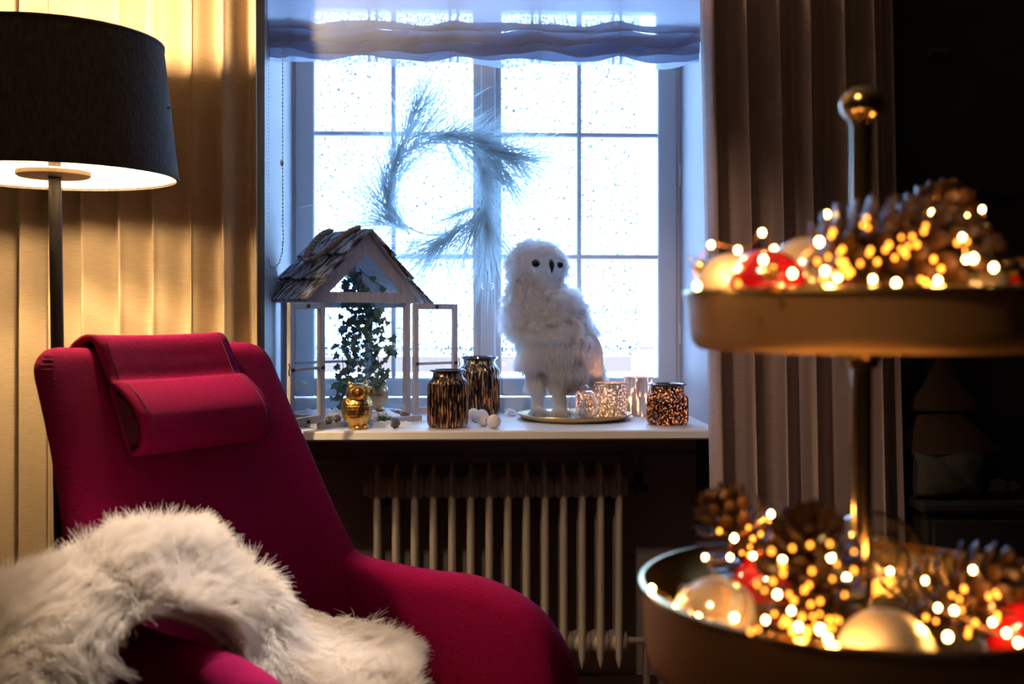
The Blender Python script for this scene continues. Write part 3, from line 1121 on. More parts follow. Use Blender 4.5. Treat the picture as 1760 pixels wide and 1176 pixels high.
# ================================================================== pine wreath on the window
WYR = 3.43
wc = at(748, 316, WYR)
wr = thing('pine_wreath', tuple(wc), 'frosted pine needle wreath hanging against the window', 'wreath')
mm = WYR / F      # metres per pixel there
ring = [wc + Vector((math.cos(a) * 86 * mm, .004 * math.sin(3 * a), math.sin(a) * 88 * mm)) for a in [2 * PI * i / 60 for i in range(61)]]
MB().tube(ring, .0024, 7).build('ring_stem', M['twig'], wr)
SPR = [  # base, tip, needles, length px, spread
    ((668, 318), (738, 128), 230, 70, .24), ((676, 296), (765, 176), 150, 80, .34), ((700, 240), (742, 150), 90, 64, .36), ((664, 345), (650, 262), 34, 80, .40),
    ((662, 330), (722, 262), 120, 52, .34), ((668, 372), (676, 300), 110, 48, .30), ((690, 262), (800, 226), 200, 60, .26),
    ((735, 236), (862, 240), 200, 68, .28), ((790, 238), (905, 282), 240, 72, .30), ((832, 262), (938, 282), 190, 62, .42),
    ((782, 240), (850, 318), 150, 62, .30), ((828, 262), (885, 318), 160, 72, .30), ((758, 232), (796, 300), 70, 55, .34),
    ((822, 282), (838, 345), 150, 62, .26), ((834, 345), (842, 410), 210, 88, .30), ((832, 352), (800, 420), 190, 82, .34), ((826, 352), (775, 376), 100, 52, .22),
    ((815, 376), (735, 432), 210, 76, .26), ((782, 396), (728, 442), 120, 66, .34), ((740, 404), (690, 430), 34, 80, .5),
    ((705, 404), (668, 352), 110, 46, .22), ((672, 384), (664, 318), 110, 46, .22), ((664, 330), (684, 262), 110, 48, .22), ((705, 402), (652, 366), 120, 72, .34), ((690, 392), (640, 380), 110, 72, .42), ((672, 368), (640, 330), 60, 84, .40)]
for (b, t_, n_, L_, spd) in SPR:
    B, T = at(b[0], b[1], WYR), at(t_[0], t_[1], WYR)
    d = (T - B); Ls = d.length; d.normalize()
    side = Vector((-d.z, 0, d.x))
    mb = MB()
    mb.tube([B, B.lerp(T, .5), B.lerp(T, .75)], [.003, .002, .001], 5)
    for _ in range(int(n_ * .66)):
        s_ = R.random() ** .8 * .75
        p0 = B.lerp(T, s_)
        wild = 2.0 if R.random() < .22 else 1.2
        a = R.gauss(0, spd * wild); bb = R.gauss(0, spd * .55)
        dr = (d * math.cos(a) + side * math.sin(a) + Vector((0, -1, 0)) * bb).normalized()
        ln = L_ * mm * R.uniform(.8, 1.75)
        be = side * math.copysign(1, a) * R.uniform(-.02, .10) * ln + Vector((0, 0, -.04 * ln))
        p0 = p0 + Vector((R.uniform(-.007, .007), R.uniform(-.035, .004), R.uniform(-.007, .007)))
        pts = []
        for q in (0, .4, .75, 1):
            p = p0 + dr * ln * q + be * q * q
            p.y = min(p.y, FY - .022)
            pts.append(p)
        mb.tube(pts, [.0008, .0010, .0008, .0003], 3, cap=False)
    o = mb.build('sprig', M['needle'], wr, angle=180)
    o['kind'] = 'stuff'
# clear drop on a wire under the wreath
gp = thing('glass_pendant', tuple(at(838, 492, WYR - .01)), 'tiny clear glass ball hanging by a wire under the wreath', 'ornament')
MB().tube([at(831, 445, WYR - .01), at(835, 462, WYR - .01), at(838, 470, WYR - .01), at(838, 484, WYR - .01)], .0013, 6).build('hook_wire', M['wire'], gp)
MB().ball(at(838, 492, WYR - .01), .021, 18, 12, (1, .8, .72)).build('glass_ball', M['bubble'], gp)
MB().ball(at(838, 486, WYR - .01), .006, 10, 6, (1, 1, .5)).build('cap', M['steel'], gp)

# ================================================================== lantern house
FL = atz(550, 736, SZ); FRp = atz(706, 723, SZ)
ang = math.atan2(FRp.y - FL.y, FRp.x - FL.x)
LW = (FRp - FL).length
LD = .215
lan = thing('lantern', (FL.x, FL.y, SZ), 'house-shaped whitewashed wooden lantern with shingled roof and open doors', 'lantern', rz=ang)


def lb(name, parts, mat=None, parent=None, bev=.0015, smooth=False):
    mb = MB()
    for (x0, x1, y0, y1, z0, z1) in parts:
        slab(x0, x1, y0, y1, z0, z1, mb, bev)
    return mb.build(name, mat or M['lantern'], parent or lan, smooth=smooth, world=False)


EZ = .358           # eave height over the sill
lb('base', [(-.022, LW + .028, -.02, LD + .02, 0, .016)])
PW = .018
for (x_, y_) in ((0, 0), (LW - PW, 0), (0, LD - PW), (LW - PW, LD - PW)):
    lb('post', [(x_, x_ + PW, y_, y_ + PW, .016, EZ)])
for rl in ((0, PW, PW, LD - PW, .016, .03), (0, PW, PW, LD - PW, EZ - .02, EZ), (LW - PW, LW, PW, LD - PW, .016, .03), (LW - PW, LW, PW, LD - PW, EZ - .02, EZ)):
    lb('side_rail', [rl])
for rl in ((PW, LW - PW, LD - PW, LD, .016, .03), (PW, LW - PW, LD - PW, LD, EZ - .02, EZ), (PW, LW - PW, LD - PW + .004, LD - .004, .17, .178)):
    lb('back_rail', [rl])
AZ = .552
for (y0, y1) in ((-.004, .016), (LD - .016, LD + .004)):
    outer = [(-.034, EZ - .006), (LW + .034, EZ - .006), (LW / 2, AZ)]
    inner = [(.030, EZ + .024), (LW - .030, EZ + .024), (LW / 2, AZ - .056)]
    vs = []
    for yy in (y0, y1):
        vs += [(p[0], yy, p[1]) for p in outer] + [(p[0], yy, p[1]) for p in inner]
    fs = []
    for i in range(3):
        j = (i + 1) % 3
        fs += [(i, j, 3 + j, 3 + i), (6 + j, 6 + i, 9 + i, 9 + j), (i, 6 + i, 6 + j, j), (3 + j, 9 + j, 9 + i, 3 + i)]
    MB().add(vs, fs).build('gable_frame', M['lantern'], lan, smooth=False, world=False)
for sx in (-1, 1):
    ex, ez = (-.040, EZ - .004) if sx < 0 else (LW + .040, EZ - .004)
    rx, rz_ = LW / 2, AZ + .004
    dv = Vector((ex - rx, 0, ez - rz_)); SL = dv.length; dv.normalize()
    nv_ = Vector((-dv.z, 0, dv.x)) if sx > 0 else Vector((dv.z, 0, -dv.x))
    if nv_.z < 0: nv_ = -nv_
    mb = MB()
    Mx = Matrix((dv, Vector((0, 1, 0)), nv_)).transposed()
    mb.box(Vector((rx, LD / 2, rz_)) + dv * SL / 2 + nv_ * .003, (SL, LD + .03, .006), Mx)
    roof = mb.build('roof_panel', M['lantern'], lan, smooth=False, world=False)
    nrow = 3
    for i in range(nrow):
        ncol = 2 if i % 2 == 0 else 3
        edges = sorted([0] + [k / ncol + R.uniform(-.04, .04) for k in range(1, ncol)] + [1])
        for a, b in zip(edges, edges[1:]):
            y0, y1 = -.022 + a * (LD + .044) + .0015, -.022 + b * (LD + .044) - .0015
            s0 = SL * i / nrow - .004; s1 = SL * (i + 1) / nrow + .014 + R.uniform(-.004, .006)
            mb = MB()
            tilt = .012
            n_ = 7
            top, bot = [], []
            for k in range(n_):
                yy = lerp(y0, y1, k / (n_ - 1))
                jz = R.uniform(-.0015, .0015)
                top.append((s0, yy, .010 + jz)); bot.append((s1 + R.uniform(-.004, .004), yy, .010 + tilt + jz))
            vs = []
            for row_ in (top, bot):
                for (s_, yy, h) in row_:
                    vs.append(Vector((rx, yy, rz_)) + dv * s_ + nv_ * h)
            for row_ in (top, bot):
                for (s_, yy, h) in row_:
                    vs.append(Vector((rx, yy, rz_)) + dv * s_ + nv_ * (h - .008))
            fs = []
            for k in range(n_ - 1):
                fs += [(k, k + 1, n_ + k + 1, n_ + k), (2 * n_ + k + 1, 2 * n_ + k, 3 * n_ + k, 3 * n_ + k + 1),
                       (n_ + k, n_ + k + 1, 3 * n_ + k + 1, 3 * n_ + k), (k + 1, k, 2 * n_ + k, 2 * n_ + k + 1)]
            fs += [(0, n_, 3 * n_, 2 * n_), (n_ - 1, 2 * n_ + n_ - 1, 3 * n_ + n_ - 1, 2 * n_ - 1)]
            so_ = MB().add(vs, fs).build('shingle', M['shingle'], lan, smooth=False, world=False)
            so_.parent = roof
    if sx < 0:
        def rp_(s_, y_, h): return Vector((rx, y_, rz_)) + dv * s_ * SL + nv_ * h
        path = [rp_(-.04, .035, .012), rp_(.10, .037, .028), rp_(.30, .05, .032), rp_(.46, .085, .031), rp_(.52, .120, .031), rp_(.46, .150, .031), rp_(.28, .172, .032), rp_(.10, .182, .028), rp_(-.04, .185, .012)]
        pts = [catmull(path, i / 60) for i in range(61)]
        mb = MB()
        for k in range(3):
            tw = []
            for i, p in enumerate(pts):
                a = i * .9 + k * 2 * PI / 3
                tw.append(p + Vector((0, math.cos(a), 0)) * .0045 + nv_ * math.sin(a) * .0045)
            mb.tube(tw, .0054, 7)
        mb.build('rope_handle', M['rope'], lan, world=False)
# glass in sides and back
for nm, bx in (('side_pane', (.007, .009, PW, LD - PW, .03, EZ - .02)), ('side_pane', (LW - .009, LW - .007, PW, LD - PW, .03, EZ - .02)), ('back_pane', (PW, LW - PW, LD - .010, LD - .008, .03, EZ - .02))):
    lb(nm, [bx], M['glass'], bev=0)
# doors: hinged at the front posts, both folded open
DWd, DZ0, DZ1, DS = .160, .018, EZ - .008, .017


def door(x_hinge, rot, sgn):
    mb = MB()
    d = sgn
    def bx(a0, a1, z0, z1, y0=-.006, y1=.006):
        x0, x1 = sorted((d * a0, d * a1))
        slab(x0, x1, y0, y1, z0, z1, mb, .0012)
    bx(0, DS, DZ0, DZ1); bx(DWd - DS, DWd, DZ0, DZ1); bx(DS, DWd - DS, DZ1 - DS, DZ1); bx(DS, DWd - DS, DZ0, DZ0 + DS + .004)
    o = mb.build('door', M['lantern'], lan, smooth=False, world=False)
    o.location = (x_hinge, -.012, 0)
    o.rotation_euler = (0, 0, rot)
    mb = MB(); bx(DS - .002, DWd - DS + .002, .166, .174, -.004, .004)
    mb.build('muntin', M['lantern'], o, smooth=False, world=False)
    mb = MB()
    bx(DS - .003, DWd - DS + .003, DZ0 + DS, DZ1 - DS, -.001, .001)
    mb.build('pane', M['glass'], o, smooth=False, world=False)
    for (a, z_) in ((DWd / 2, DZ1 - DS / 2), (DWd / 2, DZ0 + DS / 2), (DS * .55, .170), (DWd - DS * .55, .170)):
        MB().ball((d * a, -.009, z_), .0056, 10, 8).build('knob', M['black'], o, world=False)
    mb = MB(); mb.tube([(d * (DWd + .003), -.004, .155), (d * (DWd + .007), -.006, .165), (d * (DWd + .003), -.006, .178), (d * (DWd + .007), -.006, .188)], .0016, 6)
    mb.build('latch_hook', M['black'], o, world=False)
    return o


door(LW, math.radians(-4), 1)                       # the far door, folded flat in line with the front
door(0, math.radians(24), -1)                       # the near door, swung towards the room
# ------------------------------------------------------------------ ivy inside the lantern
ivy = thing('ivy_garland', tuple(at(612, 470, 3.20)), 'frosted green ivy trailing down inside the house lantern', 'ivy')
lf = MB()
shape = [(0, 0), (.30, -.10), (.55, -.02), (.42, .22), (.62, .45), (.30, .50), (.0, 1.0), (-.30, .50), (-.62, .45), (-.42, .22), (-.55, -.02), (-.30, -.10)]
vs = [(0, .3, .0)] + [(p[0], p[1], .12 * abs(p[0]) - .10 * p[1] * p[1]) for p in shape]
vs2 = [(p[0], p[1], p[2] - .05) for p in vs]
k_ = len(shape)
fs = [(0, 1 + i, 1 + (i + 1) % k_) for i in range(k_)] + [(13 + 0, 14 + (i + 1) % k_, 14 + i) for i in range(k_)]
fs += [(1 + i, 14 + i, 14 + (i + 1) % k_, 1 + (i + 1) % k_) for i in range(k_)]
lf.add(vs + vs2, fs)
leafme = lf.mesh('leaf', M['leaf'], False)
strands = [[(612, 452), (606, 500), (604, 560), (602, 620), (590, 680), (582, 716)], [(620, 462), (625, 520), (634, 560), (640, 620), (625, 650), (610, 690)],
           [(618, 480), (640, 520), (655, 545), (664, 590), (672, 612)], [(610, 480), (597, 500), (598, 560), (588, 600), (590, 650), (576, 690)],
           [(628, 500), (648, 560), (650, 620), (656, 645), (646, 660)], [(614, 490), (614, 560), (620, 610), (618, 650)],
           [(616, 462), (640, 482), (660, 494)], [(625, 500), (630, 540), (612, 590), (600, 640), (598, 670)], [(612, 500), (640, 545), (630, 600)]]
stem = MB()
for si_, stp in enumerate(strands):
    yy = 3.20 + R.uniform(-.035, .03)
    P_ = [at(p[0], p[1], yy) for p in stp]
    L_ = sum((b - a).length for a, b in zip(P_, P_[1:]))
    stem.tube([catmull(P_, i / 20) for i in range(21)], .0011, 4)
    nl = max(3, int(L_ / (.0098 if si_ not in (6,) else .03)))
    for i in range(nl):
        t = (i + R.random() * .6) / nl
        if t < .05: continue
        p = catmull(P_, min(1, t)) + Vector((R.uniform(-.020, .020), R.uniform(-.02, .012), R.uniform(-.010, .010)))
        sz = R.uniform(.015, .026)
        q = (Matrix.Rotation(R.uniform(-.9, .9), 4, 'Z') @ Matrix.Rotation(R.uniform(-2.5, -1.0), 4, 'X') @ Matrix.Rotation(R.uniform(-.7, .7), 4, 'Z'))
        q = Matrix.Translation(p - Vector(ivy.location)) @ q @ Matrix.Scale(sz, 4)
        link_copy(leafme, 'leaf', ivy, q)
stem.build('stems', M['stemgreen'], ivy)['kind'] = 'stuff'
# ------------------------------------------------------------------ snow, small cones, sprig
def patch(name, pts_fn, nx, ny, label, cat, kind='stuff', mat=None):
    rows = [[pts_fn(i / (nx - 1), j / (ny - 1)) for i in range(nx)] for j in range(ny)]
    o = MB().grid(rows).build(name, mat or M['snow'], angle=180)
    return tag(o, label, cat, kind=kind)


Lm = Matrix.Translation(lan.location) @ Matrix.Rotation(ang, 4, 'Z')


def snow_in(a, b):
    x, y = lerp(.006, LW - .006, a), lerp(.006, LD - .02, b)
    e = min(a, 1 - a, b, 1 - b) * 6
    h = .0155 + min(1, e) * (.014 + .010 * math.sin(a * 19 + 2 * b) * math.sin(b * 13 + 1) + .004 * math.sin(a * 47) * math.cos(b * 31))
    return Lm @ Vector((x, y, h))


patch('artificial_snow', snow_in, 40, 26, 'white cotton snow on the floor of the house lantern', 'snow')
sc = atz(672, 733, SZ)


def snow_out(a, b):
    x, y = sc.x + lerp(-.075, .072, a), sc.y + lerp(-.035, .030, b)
    e = max(0, 1 - ((2 * a - 1) ** 2 + (2 * b - 1) ** 2))
    return Vector((x, y, SZ + .0004 + .012 * min(1, e * 1.5) * (1 + .4 * math.sin(a * 17) * math.sin(b * 11 + 2))))


patch('artificial_snow', snow_out, 30, 16, 'tuft of cotton snow lying before the house lantern', 'snow')


def small_cone(px, py, Zs, r, label, tilt):
    p = atz(px, py, Zs)
    mb = MB()
    for i in range(46):
        t = (i + .5) / 46
        a = i * 2.39996
        z_ = lerp(-.9, .95, t)
        rr = math.sqrt(max(0.02, 1 - z_ * z_)) * .62
        cx, cy = math.cos(a), math.sin(a)
        tip = Vector((cx * (rr + .34), cy * (rr + .34), z_ + .20)); root = Vector((cx * rr * .5, cy * rr * .5, z_ - .1))
        sd = Vector((-cy, cx, 0)) * .24
        mb.add([tuple(root), tuple(tip + sd - Vector((0, 0, .05))), tuple(tip + Vector((0, 0, .08))), tuple(tip - sd - Vector((0, 0, .05))), tuple(tip * .8 + Vector((0, 0, -.16)))],
               [(0, 1, 2), (0, 2, 3), (0, 4, 1), (0, 3, 4), (1, 4, 2), (2, 4, 3)])
    mb.ball((0, 0, 0), .7, 10, 8, (.8, .8, 1.2))
    o = mb.build('small_pine_cone', M['cone_small'], smooth=False)
    o.location = (p.x, p.y, Zs + r * .92)
    o.scale = (r, r, r)
    o.rotation_euler = (tilt, .4, tilt * 2)
    return tag(o, label, 'pine cone', 'frosted miniature pine cones')


small_cone(683, 722, SZ, .015, 'miniature frosted pine cone beside the lantern post, by the green sprig', .9)
small_cone(695, 724, SZ, .014, 'miniature frosted pine cone nearest the far lantern door', 1.4)
small_cone(679, 737, SZ, .014, 'miniature frosted pine cone on the sill edge before the snow tuft', .3)
small_cone(564, 730, SZ + .024, .012, 'tiny dark cone in the lantern snow beside the near post', 1.1)
small_cone(579, 727, SZ + .026, .011, 'tiny dark cone in the lantern snow close to the gold owl', .5)
spg = thing('green_sprig', tuple(at(660, 716, 3.14)), 'small green pine sprig lying in the snow by the cones', 'sprig')
spg.location.z = SZ + .006
mb = MB()
for i in range(70):
    a = R.uniform(0, 2 * PI); el = R.uniform(.1, 1.3)
    d = Vector((math.cos(a) * math.cos(el), math.sin(a) * math.cos(el), math.sin(el)))
    b = Vector(spg.location) + Vector((R.uniform(-.016, .016), R.uniform(-.01, .01), R.uniform(0, .008)))
    mb.tube([b, b + d * R.uniform(.014, .026)], [.0012, .0005], 4, cap=False)
M['green'] = pmat('green_needles', (.045, .12, .035), .6, col2=(.10, .2, .06), scale=80)
mb.build('needles', M['green'], spg)['kind'] = 'stuff'


# ================================================================== golden owls
def gold_owl(p, h, rz, mat, label):
    o = thing('owl_figurine', p, label, 'figurine', 'golden owl figurines', rz=rz)
    b = MB()
    b.ball((0, 0, .40), 1, 24, 18, (.29, .27, .39))
    b.ball((0, 0, .22), 1, 20, 12, (.24, .23, .22))
    b.ball((0, -.01, .76), 1, 24, 16, (.27, .25, .22))
    b.lathe([(.001, .0), (.19, .0), (.20, .05), (.16, .12), (.001, .12)], (0, 0, 0), 20)
    for s in (-1, 1):
        b.tube([(s * .15, 0, .90), (s * .19, .0, .98), (s * .215, .01, 1.04)], [.085, .05, .008], 10)
        b.ball((s * .25, .04, .40), 1, 14, 12, (.075, .18, .27), Matrix.Rotation(s * .12, 3, 'Y'))
    me = blob(b, .022, 3, mat, 'body')
    # raised feather rows
    co = [v.co.copy() for v in me.vertices]
    for v in me.vertices:
        c = v.co
        if .14 < c.z < .60:
            rowf = c.z / .058
            a = math.atan2(c.y, c.x)
            k = abs(math.sin(a * 9 + (int(rowf) % 2) * PI / 2))
            fade = min(1, (c.z - .14) * 12, (.60 - c.z) * 12)
            d = .016 * (1 - (rowf % 1)) * (.35 + .65 * k) * fade
            v.co += Vector((c.x, c.y, 0)).normalized() * d
    bo = bpy.data.objects.new('body', me); COL.objects.link(bo); bo.parent = o
    bo.scale = (h, h, h)
    def sub(mb, name, mt=mat, sm=True):
        q = mb.build(name, mt, o, world=False, smooth=sm); q.scale = (h, h, h); return q
    for s in (-1, 1):
        mb = MB()
        Mr = Matrix.Rotation(PI / 2, 3, 'X') @ Matrix.Rotation(s * .55, 3, 'Y')
        prof = [(.02, .02), (.055, .012), (.085, .0), (.105, .020), (.122, .034), (.138, .020), (.142, -.03)]
        t = MB(); t.lathe(prof, (0, 0, 0), 22)
        Mr = Matrix.Rotation(s * .48, 3, 'Z') @ Matrix.Rotation(PI / 2, 3, 'X')
        mb.add([tuple(Mr @ Vector(v) + Vector((s * .118, -.222, .775))) for v in t.v], t.f)
        eo = sub(mb, 'eye_disc')
        mb = MB(); mb.ball((s * .122, -.232, .775), .042, 12, 8)
        q = mb.build('eyeball', mat, eo, world=False)
        mb = MB(); mb.ball((s * .10, -.15, .05), 1, 12, 8, (.075, .11, .05)); sub(mb, 'foot')
    mb = MB(); mb.tube([(0, -.235, .80), (0, -.275, .745), (0, -.262, .69)], [.05, .035, .006], 10); sub(mb, 'beak')
    return o


def sill_at(px, py): return atz(px, py, SZ)


q = sill_at(613, 739)
gold_owl((q.x, q.y + .028, SZ), .131, math.radians(34), M['gold'], 'shiny golden owl figurine standing at the sill edge before the lantern')
q = at(648, 700, 3.235)
gold_owl((q.x, q.y, SZ + .032), .104, math.radians(8), M['gold_pale'], 'paler champagne owl figurine standing inside the house lantern')


# ================================================================== jars and candle holders
def flame(o, c, z_, power, r=.014):
    MB().lathe([(.001, z_), (r, z_), (r, z_ + .012), (.001, z_ + .012)], (0, 0, 0), 16).build('candle', M['wax'], o, world=False)
    MB().ball((0, 0, z_ + .022), .0045, 8, 8, (1, 1, 2)).build('flame', M['flame'], o, world=False)
    lamp('candle_light', 'POINT', (c[0], c[1], c[2] + z_ + .030), power, (1.0, .52, .22), shadow_soft_size=.006)


def jar(p, r, h, mat, label, neck=.74, wall=.70, power=.25, nfl=26):
    o = thing('ribbed_jar', p, label, 'jar', 'dark ribbed mercury glass jars')
    def fl_(a, z, rr):
        k = 1 if .06 * h < z < (wall + .14) * h else 0
        return rr * (1 - .06 * k * (1 - abs(math.cos(a * nfl / 2))) - .0)
    prof = [(.001, 0), (r * .80, 0), (r * .93, .012 * h), (r * .97, .05 * h), (r, .10 * h), (r, wall * .5 * h), (r, wall * h), (r * .985, (wall + .05) * h), (r * .93, (wall + .10) * h),
            (r * lerp(.93, neck, .55), (wall + .145) * h), (r * neck, (wall + .18) * h), (r * (neck - .01), .94 * h)]
    inn = [(rr * .93, z + .004) for (rr, z) in reversed(prof[1:])]
    MB().lathe(prof, (0, 0, 0), nfl * 8, mod=fl_).build('body', mat, o, world=False, angle=180)
    rm = [(r * (neck - .02), .93 * h), (r * (neck + .0), .945 * h), (r * (neck + .10), .965 * h), (r * (neck + .13), .98 * h), (r * (neck + .11), h), (r * (neck + .02), h), (r * (neck - .05), .975 * h), (r * (neck - .06), .93 * h)]
    MB().lathe(rm, (0, 0, 0), 48, close=True).build('rim', M['rimglass'], o, world=False)
    flame(o, p, .010, power)
    return o


q = sill_at(769, 738); jar((q.x, q.y + .058, SZ), .0585, .163, M['jar'], 'tall dark ribbed mercury glass jar nearest the sill edge', power=.03)
q = at(823, 700, 3.37); jar((q.x, 3.37, SZ), .0665, .187, M['jar'], 'tallest copper ribbed mercury glass jar, behind the felt balls', neck=.78, power=.06)
q = sill_at(1154, 733); jar((q.x, q.y + .060, SZ), .0605, .118, M['jar_small'], 'squat dark ribbed glass jar at the end of the sill', neck=.80, wall=.60, power=.22, nfl=30)

pc = atz(987, 720.5, SZ)
pla = thing('plate', (pc.x, pc.y, SZ), 'round champagne gold plate carrying the white owl and candle glasses', 'plate')
pr = .172
MB().lathe([(.001, 0), (pr * .80, 0), (pr * .90, .003), (pr * .985, .013), (pr, .017), (pr * .995, .0185), (pr * .975, .017), (pr * .88, .0075), (pr * .8, .005), (.001, .005)], (0, 0, 0), 72).build('dish', M['plate'], pla, world=False)
MB().lathe([(pr * .99, .0150), (pr * 1.004, .0165), (pr * 1.0, .0195), (pr * .98, .0185)], (0, 0, 0), 72, close=True).build('rim', M['plate'], pla, world=False)
PZ = SZ + .0065


def holder(p, r, h, mat, label, mod, power, taper=.94):
    o = thing('candle_glass', p, label, 'candle holder', 'rose mercury glass tealight holders')
    n_ = 22
    prof = [(.001, 0), (r * taper * .9, 0)] + [(r * lerp(taper, 1, i / n_), .004 + (h - .004) * i / n_) for i in range(n_ + 1)]
    MB().lathe(prof, (0, 0, 0), 96, mod=mod).build('body', mat, o, world=False, angle=180)
    MB().lathe([(r * .975, h - .002), (r * 1.01, h - .002), (r * 1.01, h + .002), (r * .975, h + .002)], (0, 0, 0), 48, close=True).build('rim', mat, o, world=False)
    flame(o, p, .008, power)
    return o


q = at(1013, 700, 3.365); holder((q.x, q.y, PZ), .047, .098, M['holder'], 'smooth amber candle glass behind the clear bauble', None, .55)
q = at(1050, 700, 3.235)
dm = lambda a, z, r: r * (1 + .045 * math.sin(a * 11 + z * 260) * math.sin(a * 11 - z * 260)) if r > .01 else r
holder((q.x, q.y, PZ), .049, .104, M['holder'], 'diamond-patterned silvery candle glass standing on the gold plate', dm, .40)
q = at(1097, 700, 3.375); holder((q.x, q.y, SZ), .0475, .120, M['holder_rib'], 'ribbed pink candle glass between the plate and squat jar', lambda a, z, r: r * (1 - .03 * abs(math.sin(a * 14))) if r > .01 else r, .65, .98)
q = at(1004, 700, 3.135)
bb = thing('clear_bauble', (q.x, q.y, PZ), 'clear glass bauble lying on the gold plate', 'bauble')
MB().ball((0, 0, .047), .0465, 28, 20).build('glass_ball', M['bubble'], bb, world=False)
tb = MB(); tb.lathe([(.014, .090), (.015, .096), (.010, .104), (.006, .106), (.001, .106)], (0, 0, 0), 16); tb.build('cap', M['bubble'], bb, world=False)
tb = MB(); tb.ball((-.005, 0, .026), .016, 12, 10, (.8, .8, 1.15)); tb.ball((-.005, -.002, .048), .010, 10, 8); tb.build('tiny_bird', M['plume'], bb, world=False)

# felt balls on a wire
fb = thing('felt_ball_string', tuple(sill_at(832, 735)), 'string of four white felt balls lying before the copper jar', 'felt balls')
balls = [(814, 707, 3.20), (828, 708, 3.165), (831, 719, 3.06), (849, 726, 3.0)]
pts = []
for (px, py, yy) in balls:
    p = at(px, py, yy); p.z = SZ + .0195
    MB().ball(p, .0195, 18, 14).build('felt_ball', M['pompom'], fb)
    pts.append(p)
MB().tube([catmull(pts, i / 20) for i in range(21)], .001, 5).build('thread', M['wire'], fb)
p = pts[0]
MB().tube([p, p + Vector((-.004, -.02, -.015)), p + Vector((.004, -.04, -.0185)), p + Vector((.02, -.055, -.018))], .0012, 6).build('wire_end', M['wire'], fb)

# white feather cluster at the plate's edge
ft = thing('feather_tuft', tuple(atz(884, 716, SZ)), 'small white feather tuft lying against the plate rim', 'feathers')
tb = MB()
for i in range(26):
    a = R.uniform(-.5, .6) + PI; el = R.uniform(.02, .7)
    b = Vector(ft.location) + Vector((R.uniform(-.004, .014), R.uniform(-.01, .02), R.uniform(.001, .006)))
    d = Vector((math.cos(a) * math.cos(el), math.sin(a) * math.cos(el) * 1.0, math.sin(el)))
    tb.tube([b, b + d * .018 + Vector((0, 0, .003)), b + d * .034], [.002, .0032, .0006], 5, flat=.5)
tb.build('barbs', M['plume'], ft)['kind'] = 'stuff'

# ================================================================== snowy owl
OYW = 3.285
ow = thing('snowy_owl', (at(945, 720, OYW).x, OYW, PZ), 'white plush owl standing on the gold plate before the window', 'owl')
mo_ = OYW / F


def OP(px, py, dy=0.0): return at(px, py, OYW) + Vector((0, dy, 0)) - Vector(ow.location)


def Ry(a): return Matrix.Rotation(math.radians(a), 3, 'Y')


b = MB()
b.ball(OP(923, 461), mo_, 24, 18, (46, 44, 43))
b.ball(OP(920, 510), mo_, 24, 16, (45, 40, 42))
b.ball(OP(936, 546), mo_, 24, 18, (66, 50, 54))
b.ball(OP(950, 580), mo_, 24, 18, (70, 58, 54), Ry(30))
b.ball(OP(962, 612, .012), mo_, 24, 18, (56, 52, 44), Ry(40))
b.tube([OP(985, 585, .01), OP(1008, 628, .03), OP(1034, 655, .050)], [44 * mo_, 30 * mo_, 9 * mo_], 14, flat=.6)
b.ball(OP(914, 610, -.01), mo_, 16, 14, (22, 36, 24), Ry(-12))
b.ball(OP(952, 612, -.02), mo_, 16, 14, (24, 36, 26))
b.tube([OP(920, 640, -.012), OP(924, 680, -.014), OP(925, 712, -.014)], [15 * mo_, 9 * mo_, 9 * mo_], 12)
b.tube([OP(955, 640, -.02), OP(960, 680, -.024), OP(961, 714, -.024)], [17 * mo_, 10 * mo_, 10 * mo_], 12)
for (px, dy) in ((925, -.03), (961, -.042)):
    c = OP(px, 714, dy); c.z = .012
    b.ball(c, mo_, 14, 8, (16, 24, 7))
ome = blob(b, .009, 5, M['owl_skin'], 'body')
oo = bpy.data.objects.new('body', ome); COL.objects.link(oo); oo.parent = ow
hc = OP(923, 461)
face_c = OP(945, 458) + Vector((0, -.06, 0))


def head_surf(px, py, out=.0):
    """point on the head's surface at a pixel"""
    c = OP(px, py)
    dx, dz = (c.x - hc.x) / (46 * mo_), (c.z - hc.z) / (44 * mo_)
    dy = math.sqrt(max(0, 1 - dx * dx - dz * dz)) * 43 * mo_
    return Vector((c.x, hc.y - dy - out, c.z))


